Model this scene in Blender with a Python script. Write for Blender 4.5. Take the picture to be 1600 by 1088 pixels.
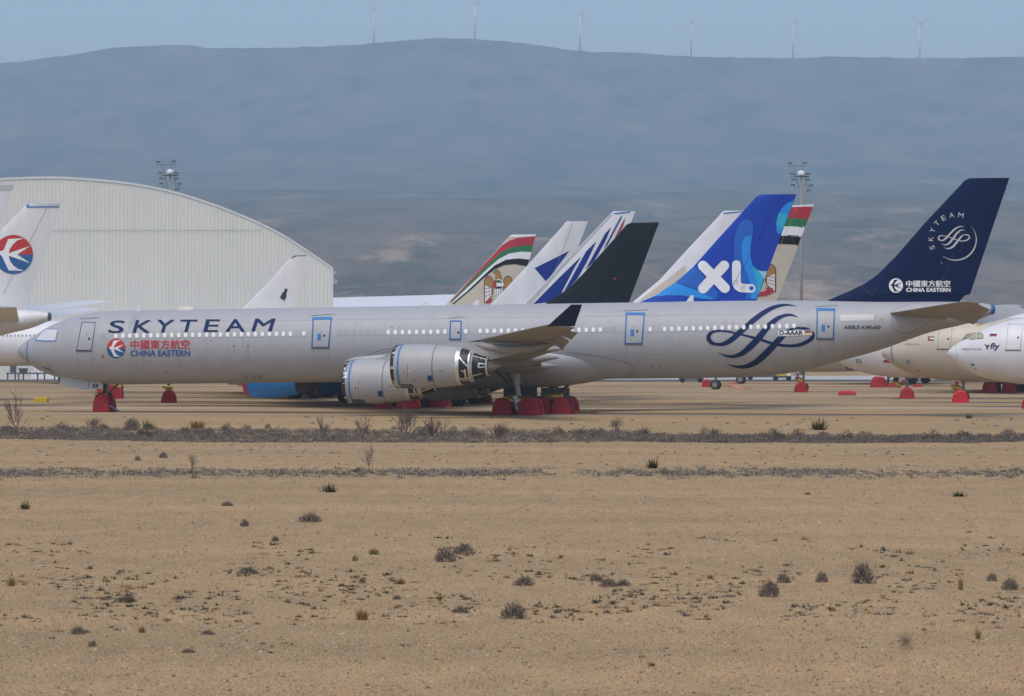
import bpy, bmesh, math, random
import numpy as np
from mathutils import Vector, Matrix, noise

# ------------------------------------------------------------------ scene, camera, sky, sun
for o in list(bpy.data.objects):
    bpy.data.objects.remove(o)
sc = bpy.context.scene
COL = sc.collection
R = math.radians
F, HZ, CH = 6500.0, 540.0, 5.1          # focal length in photo pixels, horizon row, eye height (m)

cam_d = bpy.data.cameras.new("camera")
cam = bpy.data.objects.new("camera", cam_d); COL.objects.link(cam)
cam.location = (0, 0, CH); cam.rotation_euler = (R(90), 0, 0)
cam_d.sensor_width = 36.0; cam_d.lens = 36.0 * F / 1600.0
cam_d.shift_y = (HZ - 544.0) / 1600.0
cam_d.clip_start = 0.5; cam_d.clip_end = 40000.0
cam_d.dof.use_dof = True; cam_d.dof.focus_distance = 300.0; cam_d.dof.aperture_fstop = 6.3
sc.camera = cam

SUN_EL, SUN_AZ = 64.0, 205.0            # degrees; azimuth clockwise from +Y
world = bpy.data.worlds.new("World"); sc.world = world; world.use_nodes = True
wn = world.node_tree; wn.nodes.clear()
sky = wn.nodes.new('ShaderNodeTexSky'); sky.sky_type = 'NISHITA'; sky.sun_disc = False
sky.sun_elevation = R(SUN_EL); sky.sun_rotation = R(SUN_AZ)
sky.air_density = 1.0; sky.dust_density = 4.0; sky.ozone_density = 2.6; sky.altitude = 900
bg = wn.nodes.new('ShaderNodeBackground'); bg.inputs['Strength'].default_value = 0.104
wo = wn.nodes.new('ShaderNodeOutputWorld')
wn.links.new(sky.outputs[0], bg.inputs[0]); wn.links.new(bg.outputs[0], wo.inputs[0])

sun_d = bpy.data.lights.new("sun", 'SUN'); sun_d.energy = 1.3; sun_d.angle = R(45); sun_d.color = (1.0, 0.90, 0.77)
sun = bpy.data.objects.new("sun", sun_d); COL.objects.link(sun)
sd = Vector((math.sin(R(SUN_AZ)) * math.cos(R(SUN_EL)), math.cos(R(SUN_AZ)) * math.cos(R(SUN_EL)), math.sin(R(SUN_EL))))
sun.rotation_euler = sd.to_track_quat('Z', 'Y').to_euler()

sc.view_settings.view_transform = 'Standard'; sc.view_settings.look = 'None'
sc.view_settings.exposure = 0.63; sc.view_settings.gamma = 1.0; sc.view_settings.use_curve_mapping = False
sc.cycles.max_bounces = 6; sc.cycles.volume_bounces = 1

HAZE_DENSITY = 1.2e-4

# ------------------------------------------------------------------ helpers
rnd = random.Random(7)
nr = np.random.RandomState(11)

def P(px, py, Y):
    """world point seen at photo pixel (px, py) at distance Y"""
    return ((px - 800) / F * Y, Y, CH + (HZ - py) * Y / F)

def gd(py):
    """distance at which the flat apron shows at photo row py"""
    return F * CH / (py - HZ)

MATS = {}
def mat(name, col, rough=0.5, metal=0.0, var=0.0, vscale=1.0, stretch=(1, 1, 1), bump=0.0, bscale=20.0, col2=None, spec=0.5):
    if name in MATS:
        return MATS[name]
    m = bpy.data.materials.new(name); m.use_nodes = True
    nt = m.node_tree; b = nt.nodes['Principled BSDF']
    b.inputs['Roughness'].default_value = rough; b.inputs['Metallic'].default_value = metal
    b.inputs['Base Color'].default_value = (*col, 1)
    b.inputs['Specular IOR Level'].default_value = spec
    if var or bump:
        tc = nt.nodes.new('ShaderNodeTexCoord'); mp = nt.nodes.new('ShaderNodeMapping')
        mp.inputs['Scale'].default_value = stretch
        nt.links.new(tc.outputs['Object'], mp.inputs[0])
    if var:
        n = nt.nodes.new('ShaderNodeTexNoise'); n.inputs['Scale'].default_value = vscale
        n.inputs['Detail'].default_value = 6; n.inputs['Roughness'].default_value = 0.62
        nt.links.new(mp.outputs[0], n.inputs['Vector'])
        r = nt.nodes.new('ShaderNodeValToRGB')
        c2 = col2 or tuple(c * (1 - var) for c in col)
        r.color_ramp.elements[0].position = 0.36; r.color_ramp.elements[0].color = (*c2, 1)
        r.color_ramp.elements[1].position = 0.62; r.color_ramp.elements[1].color = (*col, 1)
        nt.links.new(n.outputs[0], r.inputs[0]); nt.links.new(r.outputs[0], b.inputs['Base Color'])
    if bump:
        n2 = nt.nodes.new('ShaderNodeTexNoise'); n2.inputs['Scale'].default_value = bscale; n2.inputs['Detail'].default_value = 4
        nt.links.new(mp.outputs[0], n2.inputs['Vector'])
        bp = nt.nodes.new('ShaderNodeBump'); bp.inputs['Strength'].default_value = bump; bp.inputs['Distance'].default_value = 0.05
        nt.links.new(n2.outputs[0], bp.inputs['Height']); nt.links.new(bp.outputs[0], b.inputs['Normal'])
    MATS[name] = m
    return m

class G:
    """collects shapes; build() links them as one mesh object"""
    def __init__(s): s.v, s.f = [], []
    def add(s, v, f):
        n = len(s.v); s.v += [tuple(p) for p in v]; s.f += [tuple(i + n for i in q) for q in f]; return s
    def box(s, c, h, rz=0.0, ry=0.0):
        M = Matrix.Rotation(rz, 3, 'Z') @ Matrix.Rotation(ry, 3, 'Y')
        v = [Vector(c) + M @ Vector((sx * h[0], sy * h[1], sz * h[2])) for sx in (-1, 1) for sy in (-1, 1) for sz in (-1, 1)]
        return s.add(v, [(0, 1, 3, 2), (4, 6, 7, 5), (0, 4, 5, 1), (2, 3, 7, 6), (0, 2, 6, 4), (1, 5, 7, 3)])
    def loft(s, rings, cap=True, closed=True):
        n = len(rings[0]); v = [p for r in rings for p in r]; f = []
        m = n if closed else n - 1
        for i in range(len(rings) - 1):
            for j in range(m):
                a, b = i * n + j, i * n + (j + 1) % n
                f.append((a, b, b + n, a + n))
        if cap:
            f.append(tuple(range(n))[::-1]); f.append(tuple(range(len(v) - n, len(v))))
        return s.add(v, f)
    def tube(s, pts, rad, n=8, cap=True):
        pts = [Vector(p) for p in pts]; rings = []
        for i, p in enumerate(pts):
            d = (pts[min(i + 1, len(pts) - 1)] - pts[max(i - 1, 0)])
            d = d.normalized() if d.length > 1e-6 else Vector((0, 0, 1))
            u = d.orthogonal().normalized() if abs(d.z) > 0.95 else d.cross(Vector((0, 0, 1))).normalized()
            w = d.cross(u); r = rad[i] if isinstance(rad, (list, tuple)) else rad
            rings.append([p + (u * math.cos(a) + w * math.sin(a)) * r for a in [2 * math.pi * k / n for k in range(n)]])
        return s.loft(rings, cap)
    def build(s, name, m, parent=None, smooth=False, sharp=None):
        me = bpy.data.meshes.new(name); me.from_pydata(s.v, [], s.f); me.validate()
        bm = bmesh.new(); bm.from_mesh(me); bmesh.ops.recalc_face_normals(bm, faces=bm.faces); bm.to_mesh(me); bm.free()
        me.materials.append(m)
        if smooth:
            me.polygons.foreach_set('use_smooth', [True] * len(me.polygons))
            if sharp:
                me.set_sharp_from_angle(angle=R(sharp))
        return link(name, me, parent)

def link(name, me, parent=None):
    o = bpy.data.objects.new(name, me); COL.objects.link(o)
    if parent: o.parent = parent
    return o

def tag(o, label, cat, group=None, kind=None):
    o['label'] = label; o['category'] = cat
    if group: o['group'] = group
    if kind: o['kind'] = kind
    return o

def struct(o, label=None):
    o['kind'] = 'structure'
    if label: o['label'] = label
    return o

def stuff(o, label, cat):
    o['kind'] = 'stuff'; o['label'] = label; o['category'] = cat
    return o

def empty(name, loc, rz=0.0):
    o = bpy.data.objects.new(name, None); COL.objects.link(o); o.location = loc; o.rotation_euler = (0, 0, rz)
    o.empty_display_size = 0.2
    return o

def pchip(xs, ys):
    xs, ys = np.array(xs, float), np.array(ys, float)
    h = np.diff(xs); d = np.diff(ys) / h; m = np.zeros(len(xs))
    for i in range(1, len(xs) - 1):
        if d[i - 1] * d[i] > 0:
            w1, w2 = 2 * h[i] + h[i - 1], h[i] + 2 * h[i - 1]
            m[i] = (w1 + w2) / (w1 / d[i - 1] + w2 / d[i])
    m[0], m[-1] = d[0], d[-1]
    def f(x):
        x = min(max(x, xs[0]), xs[-1]); i = min(int(np.searchsorted(xs, x, 'right')) - 1, len(h) - 1); i = max(i, 0)
        t = (x - xs[i]) / h[i]
        return float((1 + 2 * t) * (1 - t) ** 2 * ys[i] + t * (1 - t) ** 2 * h[i] * m[i] + t * t * (3 - 2 * t) * ys[i + 1] + t * t * (t - 1) * h[i] * m[i + 1])
    return f

# ------------------------------------------------------------------ ground
def ground_mat():
    m = bpy.data.materials.new("gravel_ground"); m.use_nodes = True; nt = m.node_tree; b = nt.nodes['Principled BSDF']
    b.inputs['Roughness'].default_value = 0.95; b.inputs['Specular IOR Level'].default_value = 0.15
    tc = nt.nodes.new('ShaderNodeTexCoord')
    def nz(scale, detail, sx=1, sy=1, rough=0.6):
        mp = nt.nodes.new('ShaderNodeMapping'); mp.inputs['Scale'].default_value = (sx, sy, 1)
        nt.links.new(tc.outputs['Object'], mp.inputs[0])
        n = nt.nodes.new('ShaderNodeTexNoise'); n.inputs['Scale'].default_value = scale; n.inputs['Detail'].default_value = detail
        n.inputs['Roughness'].default_value = rough
        nt.links.new(mp.outputs[0], n.inputs['Vector']); return n.outputs[0]
    def ramp(fac, stops):
        r = nt.nodes.new('ShaderNodeValToRGB'); e = r.color_ramp.elements
        e[0].position, e[0].color = stops[0][0], (*stops[0][1], 1); e[1].position, e[1].color = stops[-1][0], (*stops[-1][1], 1)
        for p, c in stops[1:-1]:
            q = e.new(p); q.color = (*c, 1)
        nt.links.new(fac, r.inputs[0]); return r.outputs[0]
    def mix(a, bb, fac, mode='MIX'):
        x = nt.nodes.new('ShaderNodeMix'); x.data_type = 'RGBA'; x.blend_type = mode
        if isinstance(fac, float): x.inputs[0].default_value = fac
        else: nt.links.new(fac, x.inputs[0])
        nt.links.new(a, x.inputs[6]); nt.links.new(bb, x.inputs[7]); return x.outputs[2]
    base = ramp(nz(0.12, 5, 0.35, 1.0), [(0.34, (0.335, 0.240, 0.128)), (0.5, (0.385, 0.270, 0.143)), (0.66, (0.44, 0.300, 0.158))])
    mid = ramp(nz(1.4, 6, 1, 0.22), [(0.3, (0.80, 0.80, 0.81)), (0.55, (1.0, 1.0, 1.0)), (0.75, (1.10, 1.08, 1.05))])
    fine = ramp(nz(9.0, 6, 1, 1, 0.8), [(0.30, (0.42, 0.41, 0.40)), (0.47, (0.97, 0.97, 0.97)), (0.60, (1.04, 1.03, 1.02)), (0.74, (1.6, 1.55, 1.5))])
    grit = ramp(nz(26.0, 5, 1, 0.16, 0.75), [(0.36, (0.50, 0.48, 0.45)), (0.47, (0.96, 0.96, 0.96)), (0.55, (1.04, 1.04, 1.03)), (0.66, (1.45, 1.42, 1.38))])
    tint = ramp(nz(3.0, 4, 1, 0.3, 0.7), [(0.38, (1.05, 0.96, 0.90)), (0.5, (1, 1, 1)), (0.62, (0.95, 1.02, 1.03))])
    c = mix(base, mid, 0.8, 'MULTIPLY'); c = mix(c, fine, 0.8, 'MULTIPLY'); c = mix(c, grit, 0.85, 'MULTIPLY'); c = mix(c, tint, 0.8, 'MULTIPLY')
    nt.links.new(c, b.inputs['Base Color'])
    bp = nt.nodes.new('ShaderNodeBump'); bp.inputs['Strength'].default_value = 0.5; bp.inputs['Distance'].default_value = 0.03
    nt.links.new(nz(12.0, 5, 1, 1, 0.75), bp.inputs['Height']); nt.links.new(bp.outputs[0], b.inputs['Normal'])
    return m

def bank(y):
    """the photographer stands on a low bank that falls to the apron before the picture begins"""
    t = min(max((y - 8.0) / 34.0, 0.0), 1.0)
    return 3.2 * (1 - t * t * (3 - 2 * t)) if y < 42 else 0.0

def make_ground():
    ys = [-400, -100] + list(range(-20, 60, 2)) + list(range(60, 700, 20)) + [800, 1000, 1400, 2200, 4000, 8000, 14000]
    xs = [-9000, -3000, -1000, -400] + list(range(-200, 201, 10)) + [400, 1000, 3000, 9000]
    v, f = [], []
    for y in ys:
        for x in xs:
            z = bank(y)
            if 2 < y < 42: z += 0.12 * noise.noise((x * 0.2, y * 0.2, 3))
            v.append((x, y, z))
    n = len(xs)
    for i in range(len(ys) - 1):
        for j in range(n - 1):
            f.append((i * n + j, i * n + j + 1, (i + 1) * n + j + 1, (i + 1) * n + j))
    o = G().add(v, f).build('ground', ground_mat(), smooth=True)
    struct(o, 'wide flat tan gravel ground of the airfield')
make_ground()

concrete = mat('concrete', (0.30, 0.285, 0.27), 0.85, var=0.25, vscale=0.3, stretch=(0.2, 1, 1))
asphalt = mat('asphalt', (0.075, 0.075, 0.08), 0.9, var=0.3, vscale=0.2)
concrete_pale = mat('concrete_pale', (0.48, 0.47, 0.46), 0.85, var=0.25, vscale=0.3, stretch=(0.2, 1, 1))
# thin strips of concrete that cross the gravel stands, one behind the other
for py, w, m in [(648.5, 1.5, concrete), (638.2, 2.6, concrete_pale), (630.8, 1.8, concrete_pale), (624.2, 2.2, concrete), (618.6, 2.4, concrete_pale),
                 (613.2, 2.2, concrete), (609.0, 2.2, concrete), (605.0, 2.0, asphalt), (601.5, 2.5, concrete)]:
    w *= .95 if m is concrete_pale else .8
    d = gd(py)
    v = []; f = []; xs = np.linspace(-160, 160, 65)
    for i, x in enumerate(xs):
        wob = 0.25 * noise.noise((x * 0.08, py, 0)); ww = w * (1 + 0.25 * noise.noise((x * 0.15, py, 5)))
        v += [(x, d - ww / 2 + wob, 0.0), (x, d - ww / 2 + wob, 0.035), (x, d + ww / 2 + wob, 0.035), (x, d + ww / 2 + wob, 0.0)]
    for i in range(len(xs) - 1):
        for k in range(3):
            a = i * 4 + k; f.append((a, a + 1, a + 5, a + 4))
    struct(G().add(v, f).build('concrete_strip', m))
# dark service road and the taxiway apron in front of the hangar
g = G(); g.box((0, 600, 0.02), (420, 14, 0.02)); struct(g.build('service_road', asphalt))
g = G(); g.box((0, 655, 0.03), (420, 36, 0.03)); struct(g.build('hangar_apron', concrete_pale))

# ------------------------------------------------------------------ hills
def hills_mat():
    m = bpy.data.materials.new("hillside"); m.use_nodes = True; nt = m.node_tree; b = nt.nodes['Principled BSDF']
    b.inputs['Roughness'].default_value = 0.95; b.inputs['Specular IOR Level'].default_value = 0.1
    tc = nt.nodes.new('ShaderNodeTexCoord')
    def nz(scale, detail, s=(1, 1, 1), rough=0.6):
        mp = nt.nodes.new('ShaderNodeMapping'); mp.inputs['Scale'].default_value = s
        nt.links.new(tc.outputs['Object'], mp.inputs[0])
        n = nt.nodes.new('ShaderNodeTexNoise'); n.inputs['Scale'].default_value = scale; n.inputs['Detail'].default_value = detail
        n.inputs['Roughness'].default_value = rough
        nt.links.new(mp.outputs[0], n.inputs['Vector']); return n.outputs[0]
    def ramp(fac, a, ca, c, cc):
        r = nt.nodes.new('ShaderNodeValToRGB'); e = r.color_ramp.elements
        e[0].position, e[0].color = a, (*ca, 1); e[1].position, e[1].color = c, (*cc, 1)
        nt.links.new(fac, r.inputs[0]); return r.outputs[0]
    scrub = ramp(nz(0.008, 9, (1, 0.3, 0.8), 0.76), 0.36, (0.022, 0.048, 0.052), 0.64, (0.125, 0.130, 0.122))
    bare = ramp(nz(0.011, 8, (0.8, 0.14, 1.0), 0.72), 0.55, (0, 0, 0), 0.66, (1, 1, 1))
    sep = nt.nodes.new('ShaderNodeSeparateXYZ'); nt.links.new(tc.outputs['Object'], sep.inputs[0])
    low = nt.nodes.new('ShaderNodeMapRange'); low.inputs[1].default_value = 40; low.inputs[2].default_value = 260
    low.inputs[3].default_value = 0.85; low.inputs[4].default_value = 0.15
    nt.links.new(sep.outputs[2], low.inputs[0])
    mul = nt.nodes.new('ShaderNodeMath'); mul.operation = 'MULTIPLY'
    nt.links.new(bare, mul.inputs[0]); nt.links.new(low.outputs[0], mul.inputs[1])
    x = nt.nodes.new('ShaderNodeMix'); x.data_type = 'RGBA'; nt.links.new(mul.outputs[0], x.inputs[0])
    foot = ramp(nz(0.014, 9, (1, 0.16, 1), 0.78), 0.38, (0.062, 0.076, 0.070), 0.62, (0.185, 0.155, 0.13))
    lw = nt.nodes.new('ShaderNodeMapRange'); lw.inputs[1].default_value = 50; lw.inputs[2].default_value = 230
    lw.inputs[3].default_value = 1.0; lw.inputs[4].default_value = 0.0; nt.links.new(sep.outputs[2], lw.inputs[0])
    xm = nt.nodes.new('ShaderNodeMix'); xm.data_type = 'RGBA'; nt.links.new(lw.outputs[0], xm.inputs[0]); nt.links.new(scrub, xm.inputs[6]); nt.links.new(foot, xm.inputs[7])
    nt.links.new(xm.outputs[2], x.inputs[6]); x.inputs[7].default_value = (0.42, 0.32, 0.24, 1)
    nt.links.new(x.outputs[2], b.inputs['Base Color'])
    return m

RIDGE = [(-2500, 150), (-1500, 120), (-600, 108), (0, 97), (100, 86), (200, 72), (270, 69), (350, 74), (450, 73), (530, 70), (620, 63), (690, 58), (740, 60),
         (850, 70), (900, 78), (1000, 82), (1060, 86), (1120, 88), (1240, 90), (1300, 87), (1450, 90), (1600, 88), (2200, 96), (3200, 130), (4200, 150)]
RY = 9500.0
ridge_f = pchip([p[0] for p in RIDGE], [p[1] for p in RIDGE])
def ridge_z(x):
    return CH + (HZ - ridge_f(800 + F * x / RY)) * RY / F

PROF = pchip([1000, 1300, 1900, 2500, 3000, 3700, 4300, 5400, 6400, 7300, 8300, 9000, 9500],
             [-3.0, 2.0, 24.0, 56.0, 85.0, 124.0, 153.0, 206.0, 264.0, 350.0, 494.0, 622.0, 715.0])
def hill_z(x, y):
    if y <= RY:
        z = PROF(y); rz = ridge_z(x) / 715.0
        k = min(max((y - 5400) / 3600, 0), 1)
        z *= (1 - k) + k * rz
    else:
        z = ridge_z(x) - (y - RY) * 0.12
    k1 = min(max((y - 1200) / 1500, 0), 1); k2 = min(max((y - 6000) / 1500, 0), 1) * min(max((9400 - y) / 900, 0.0), 1)
    z += k1 * (1 - min(max((y - 8700) / 700, 0), 1)) * (13 * noise.fractal((x * 0.0022, y * 0.0014, 1.3), 1.0, 2.1, 6) - 3)
    z += k2 * 26 * noise.fractal((x * 0.0022, y * 0.0009, 7.7), 0.8, 2.1, 6)
    kf = k1 * (1 - min(max((y - 4600) / 1500, 0), 1)); z += kf * (7 * noise.noise((x * .006, y * .0035, 5)) + 3.5 * noise.noise((x * .016, y * .01, 6)))
    if y > 8800:
        z += 2.2 * noise.noise((x * 0.03, y * 0.03, 2)) + 2.0 * noise.noise((x * 0.09, y * 0.09, 4))
    return z

def make_hills():
    xs = np.concatenate([np.arange(-4200, -1300, 110), np.arange(-1300, 1300, 13.0), np.arange(1300, 4201, 110)])
    ys = np.concatenate([np.arange(1000, 4400, 40.0), np.arange(4400, 9000, 90.0), np.arange(9000, 9600, 40), np.arange(9600, 11800, 400)])
    n = len(xs); v = [(x, y, hill_z(x, y)) for y in ys for x in xs]
    f = [(i * n + j, i * n + j + 1, (i + 1) * n + j + 1, (i + 1) * n + j) for i in range(len(ys) - 1) for j in range(n - 1)]
    me = bpy.data.meshes.new('hills'); me.from_pydata([(float(a), float(b), float(c)) for a, b, c in v], [], f); me.materials.append(hills_mat())
    me.polygons.foreach_set('use_smooth', [True] * len(me.polygons))
    struct(link('hills', me), 'long scrub covered mountain ridge fading into blue haze')
make_hills()

# ------------------------------------------------------------------ lettering and painted shapes in 2D
_gl = {}
def glyphs(text):
    """2D triangles of a text, normalised so its bounding box is the unit square"""
    key = text
    if key in _gl: return _gl[key]
    cu = bpy.data.curves.new('lettering_source', 'FONT'); cu.body = text; cu.resolution_u = 4
    o = bpy.data.objects.new('lettering_source', cu); COL.objects.link(o)
    bpy.context.view_layer.update()
    me = bpy.data.meshes.new_from_object(o.evaluated_get(bpy.context.evaluated_depsgraph_get()))
    v = [(p.co.x, p.co.y) for p in me.vertices]; f = [tuple(p.vertices) for p in me.polygons]
    bpy.data.objects.remove(o); bpy.data.curves.remove(cu); bpy.data.meshes.remove(me)
    xs = [p[0] for p in v] or [0, 1]; ys = [p[1] for p in v] or [0, 1]
    x0, x1, y0, y1 = min(xs), max(xs), min(ys), max(ys)
    v = [((x - x0) / (x1 - x0), (y - y0) / (y1 - y0)) for x, y in v]
    _gl[key] = (v, f)
    return _gl[key]

def text2(text, x0, yt, x1, yb, bold=0.0, shear=0.0, slope=0.0):
    """text fitted to the box; bold thickens the strokes (px), shear leans it, slope tilts the baseline"""
    v, f = glyphs(text)
    q = [(u + shear * w, w) for u, w in v]
    a, b = min(p[0] for p in q), max(p[0] for p in q); x0 += bold; x1 -= bold; yt += bold * .5; yb -= bold * .5
    r = [(x0 + (u - a) / (b - a) * (x1 - x0), yb - w * (yb - yt) + slope * (u - a) / (b - a) * (x1 - x0)) for u, w in q]
    if not bold: return r, f
    V, Fc = [], []
    for k, (dx, dy) in enumerate(((-bold, -bold * .5), (bold, -bold * .5), (-bold, bold * .5), (bold, bold * .5))):
        n = len(V); V += [(x + dx, y + dy, k) for x, y in r]; Fc += [tuple(i + n for i in g) for g in f]
    return V, Fc

def poly2(pts): return list(pts), [tuple(range(len(pts)))]

def join2(*sh):
    v, f = [], []
    for a, b in sh:
        n = len(v); v += a; f += [tuple(i + n for i in q) for q in b]
    return v, f

def smooth_line(pts, k=6):
    """Catmull-Rom through points of any dimension"""
    P_ = [np.array(p, float) for p in pts]; out = []
    for i in range(len(P_) - 1):
        a, b, c, d = P_[max(i - 1, 0)], P_[i], P_[i + 1], P_[min(i + 2, len(P_) - 1)]
        for j in range(k):
            t = j / k
            out.append(0.5 * (2 * b + (c - a) * t + (2 * a - 5 * b + 4 * c - d) * t * t + (3 * b - a - 3 * c + d) * t ** 3))
    out.append(P_[-1]); return out

def ribbon2(pts, k=6, asx=1.0):
    """stroke through (x, y, width)"""
    q = smooth_line(pts, k) if k > 1 else [np.array(p, float) for p in pts]
    v, f = [], []
    for i, p in enumerate(q):
        d = q[min(i + 1, len(q) - 1)][:2] - q[max(i - 1, 0)][:2]; d = d / (np.linalg.norm(d) + 1e-9)
        nrm = np.array([-d[1], d[0]]); w = max(p[2], 0.02) / 2
        v += [tuple(p[:2] + nrm * w), tuple(p[:2] - nrm * w)]
    for i in range(len(q) - 1): f.append((2 * i, 2 * i + 1, 2 * i + 3, 2 * i + 2))
    return v, f

def disc2(cx, cy, rx, ry=None, n=32, a0=0, a1=360):
    ry = ry or rx
    pts = [(cx + rx * math.cos(R(a0 + (a1 - a0) * i / n)), cy - ry * math.sin(R(a0 + (a1 - a0) * i / n))) for i in range(n + (a1 - a0 < 360))]
    return poly2(pts)

def rect_frame2(c, w):
    """outline of a quad c (4 corners), w wide, made of four strips"""
    c = [np.array(p, float) for p in c]; m = sum(c) / 4
    v, f = [], []
    for p in c:
        d = m - p; v += [tuple(p), tuple(p + np.array([math.copysign(w, d[0]), math.copysign(w, d[1])]))]
    for i in range(4):
        j = (i + 1) % 4; f.append((2 * i, 2 * j, 2 * j + 1, 2 * i + 1))
    return v, f

def conv(x0, y0, k):
    def f(sh):
        if isinstance(sh, tuple) and len(sh) == 2 and isinstance(sh[0], list):
            return [(x0 + k * a, y0 + k * b) for a, b in sh[0]], sh[1]
        return [(x0 + k * p[0], y0 + k * p[1]) + tuple(q * k for q in p[2:]) for p in sh]
    return f

# ------------------------------------------------------------------ aircraft
NOSE = [(0, -.15, -.16, .01), (.06, .06, -.34, .2), (.25, .27, -.55, .44), (.87, .70, -1.06, .92), (1.38, .98, -1.42, 1.24), (2.0, 1.34, -1.74, 1.56), (2.9, 1.81, -2.09, 1.95),
        (4.2, 2.28, -2.41, 2.33), (5.2, 2.55, -2.60, 2.55), (7.2, 2.79, -2.78, 2.76), (9.0, 2.82, -2.82, 2.82)]
TAIL = [(19.5, 2.82, -2.82, 2.82), (16.5, 2.80, -2.70, 2.80), (14.2, 2.76, -2.43, 2.72), (11.25, 2.69, -1.73, 2.45), (8.3, 2.62, -.97, 2.02), (4.4, 2.54, .33, 1.30), (1.5, 2.44, .98, .74), (.25, 2.28, 1.45, .45), (0, 2.2, 1.55, .38)]

class Plane:
    def __init__(s, name, X0, Y0, psi, L, z0=4.83, pitch=0.013, k=1.0, ky=1.0):
        s.X0, s.Y0, s.L, s.z0, s.pitch, s.k, s.ky = X0, Y0, L, z0, pitch, k, ky
        s.c, s.sn = math.cos(R(psi)), math.sin(R(psi))
        s.root = empty(name, (X0, Y0, 0), -R(psi))
        S = [p[0] * k for p in NOSE] + [L - p[0] * k for p in TAIL]; T = NOSE + TAIL
        s.ft = pchip(S, [p[1] * k * ky for p in T]); s.fb = pchip(S, [p[2] * k * ky for p in T]); s.fw = pchip(S, [p[3] * k for p in T])
    @classmethod
    def by_tail(cls, name, px, D, psi, L, **kw):
        st = L + 1.0; c, sn = math.cos(R(psi)), math.sin(R(psi))
        return cls(name, (px - 800) / F * D - st * c, D + st * sn, psi, L, **kw)
    @classmethod
    def by_nose(cls, name, px, D, psi, L, **kw):
        return cls(name, (px - 800) / F * D, D, psi, L, **kw)
    def ax(s, x): return s.z0 + s.pitch * x
    def world(s, x, y, z): return (s.X0 + x * s.c + y * s.sn, s.Y0 - x * s.sn + y * s.c, z)
    def proj(s, x, y, z):
        X, Y, Z = s.world(x, y, z); return 800 + F * X / Y, HZ - F * (Z - CH) / Y
    def unproj(s, px, py, yfun, it=9):
        k = (px - 800) / F; y = 0.0
        for i in range(it):
            x = (k * s.Y0 - s.X0 + y * (k * s.c - s.sn)) / (s.c + k * s.sn)
            z = CH + (HZ - py) * (s.Y0 - x * s.sn + y * s.c) / F
            yn = yfun(x, z)
            y = yn if i < 2 else 0.5 * (y + yn)
        return x, y, z
    def at(s, px, py, y): return s.unproj(px, py, lambda a, b: y, 2)
    def yfus(s, x, z):
        t, b, w = s.ft(x), s.fb(x), s.fw(x); r = (z - s.ax(x) - (t + b) / 2) / ((t - b) / 2 + 1e-6)
        return -w * math.sqrt(max(1 - r * r, 0.0))
    def fus_normal(s, x, z):
        e = 0.02
        n = Vector((-(s.yfus(x + e, z) - s.yfus(x - e, z)) / (2 * e), 1.0, -(s.yfus(x, z + e) - s.yfus(x, z - e)) / (2 * e)))
        return -n.normalized()
    def fuselage(s, m, seg=72, cap_m=None):
        xs = [0, .03, .08, .16, .28, .45] + list(np.arange(.7, 10 * s.k, .3)) + list(np.arange(10 * s.k, s.L - 20 * s.k, 1.5)) + list(np.arange(s.L - 20 * s.k, s.L - .3, .5)) + [s.L - .2, s.L]
        rings = []
        for x in xs:
            t, b, w = s.ft(x), s.fb(x), s.fw(x); zc = s.ax(x) + (t + b) / 2; h = (t - b) / 2
            rings.append([(x, -w * math.cos(a), zc + h * math.sin(a)) for a in [2 * math.pi * i / seg for i in range(seg)]])
        s.body = G().loft(rings).build('fuselage', m, s.root, True, 60)
        return s.body
    def decal(s, name, sh, m, parent, surf='fus', off=0.015, label=None, dy=3.0, dx=8.0):
        """a painted shape given in photo pixels, laid on the near side of the skin"""
        me = bpy.data.meshes.new(name); bm = bmesh.new()
        vs = [bm.verts.new((p[0], p[1], p[2] if len(p) > 2 else 0)) for p in sh[0]]
        for q in sh[1]:
            try: bm.faces.new([vs[i] for i in q])
            except ValueError: pass
        bm.normal_update()
        bmesh.ops.triangulate(bm, faces=bm.faces[:])
        ys = [p[1] for p in sh[0]]; xs = [p[0] for p in sh[0]]
        for a, lo, hi, st in ((1, min(ys), max(ys), dy), (0, min(xs), max(xs), dx)):
            for c in np.arange(math.ceil(lo / st) * st, hi, st):
                no = (0, 1, 0) if a else (1, 0, 0); co = (0, float(c), 0) if a else (float(c), 0, 0)
                bmesh.ops.bisect_plane(bm, geom=bm.verts[:] + bm.edges[:] + bm.faces[:], plane_co=co, plane_no=no)
        for v in bm.verts:
            lay = v.co.z * .003
            if surf == 'fus':
                x, y, z = s.unproj(v.co.x, v.co.y, s.yfus)
                v.co = Vector((x, y, z)) + s.fus_normal(x, z) * (off + lay)
            else:
                x, y, z = s.unproj(v.co.x, v.co.y, surf); v.co = (x, y - off - lay, z)
        bmesh.ops.remove_doubles(bm, verts=bm.verts, dist=0.0005)
        bm.normal_update()
        if sum(f.normal.y * f.calc_area() for f in bm.faces) > 0: bmesh.ops.reverse_faces(bm, faces=bm.faces[:])
        bm.to_mesh(me); bm.free(); me.materials.append(m)
        me.polygons.foreach_set('use_smooth', [True] * len(me.polygons))
        o = link(name, me, parent)
        if label: o['label'] = label
        return o
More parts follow.
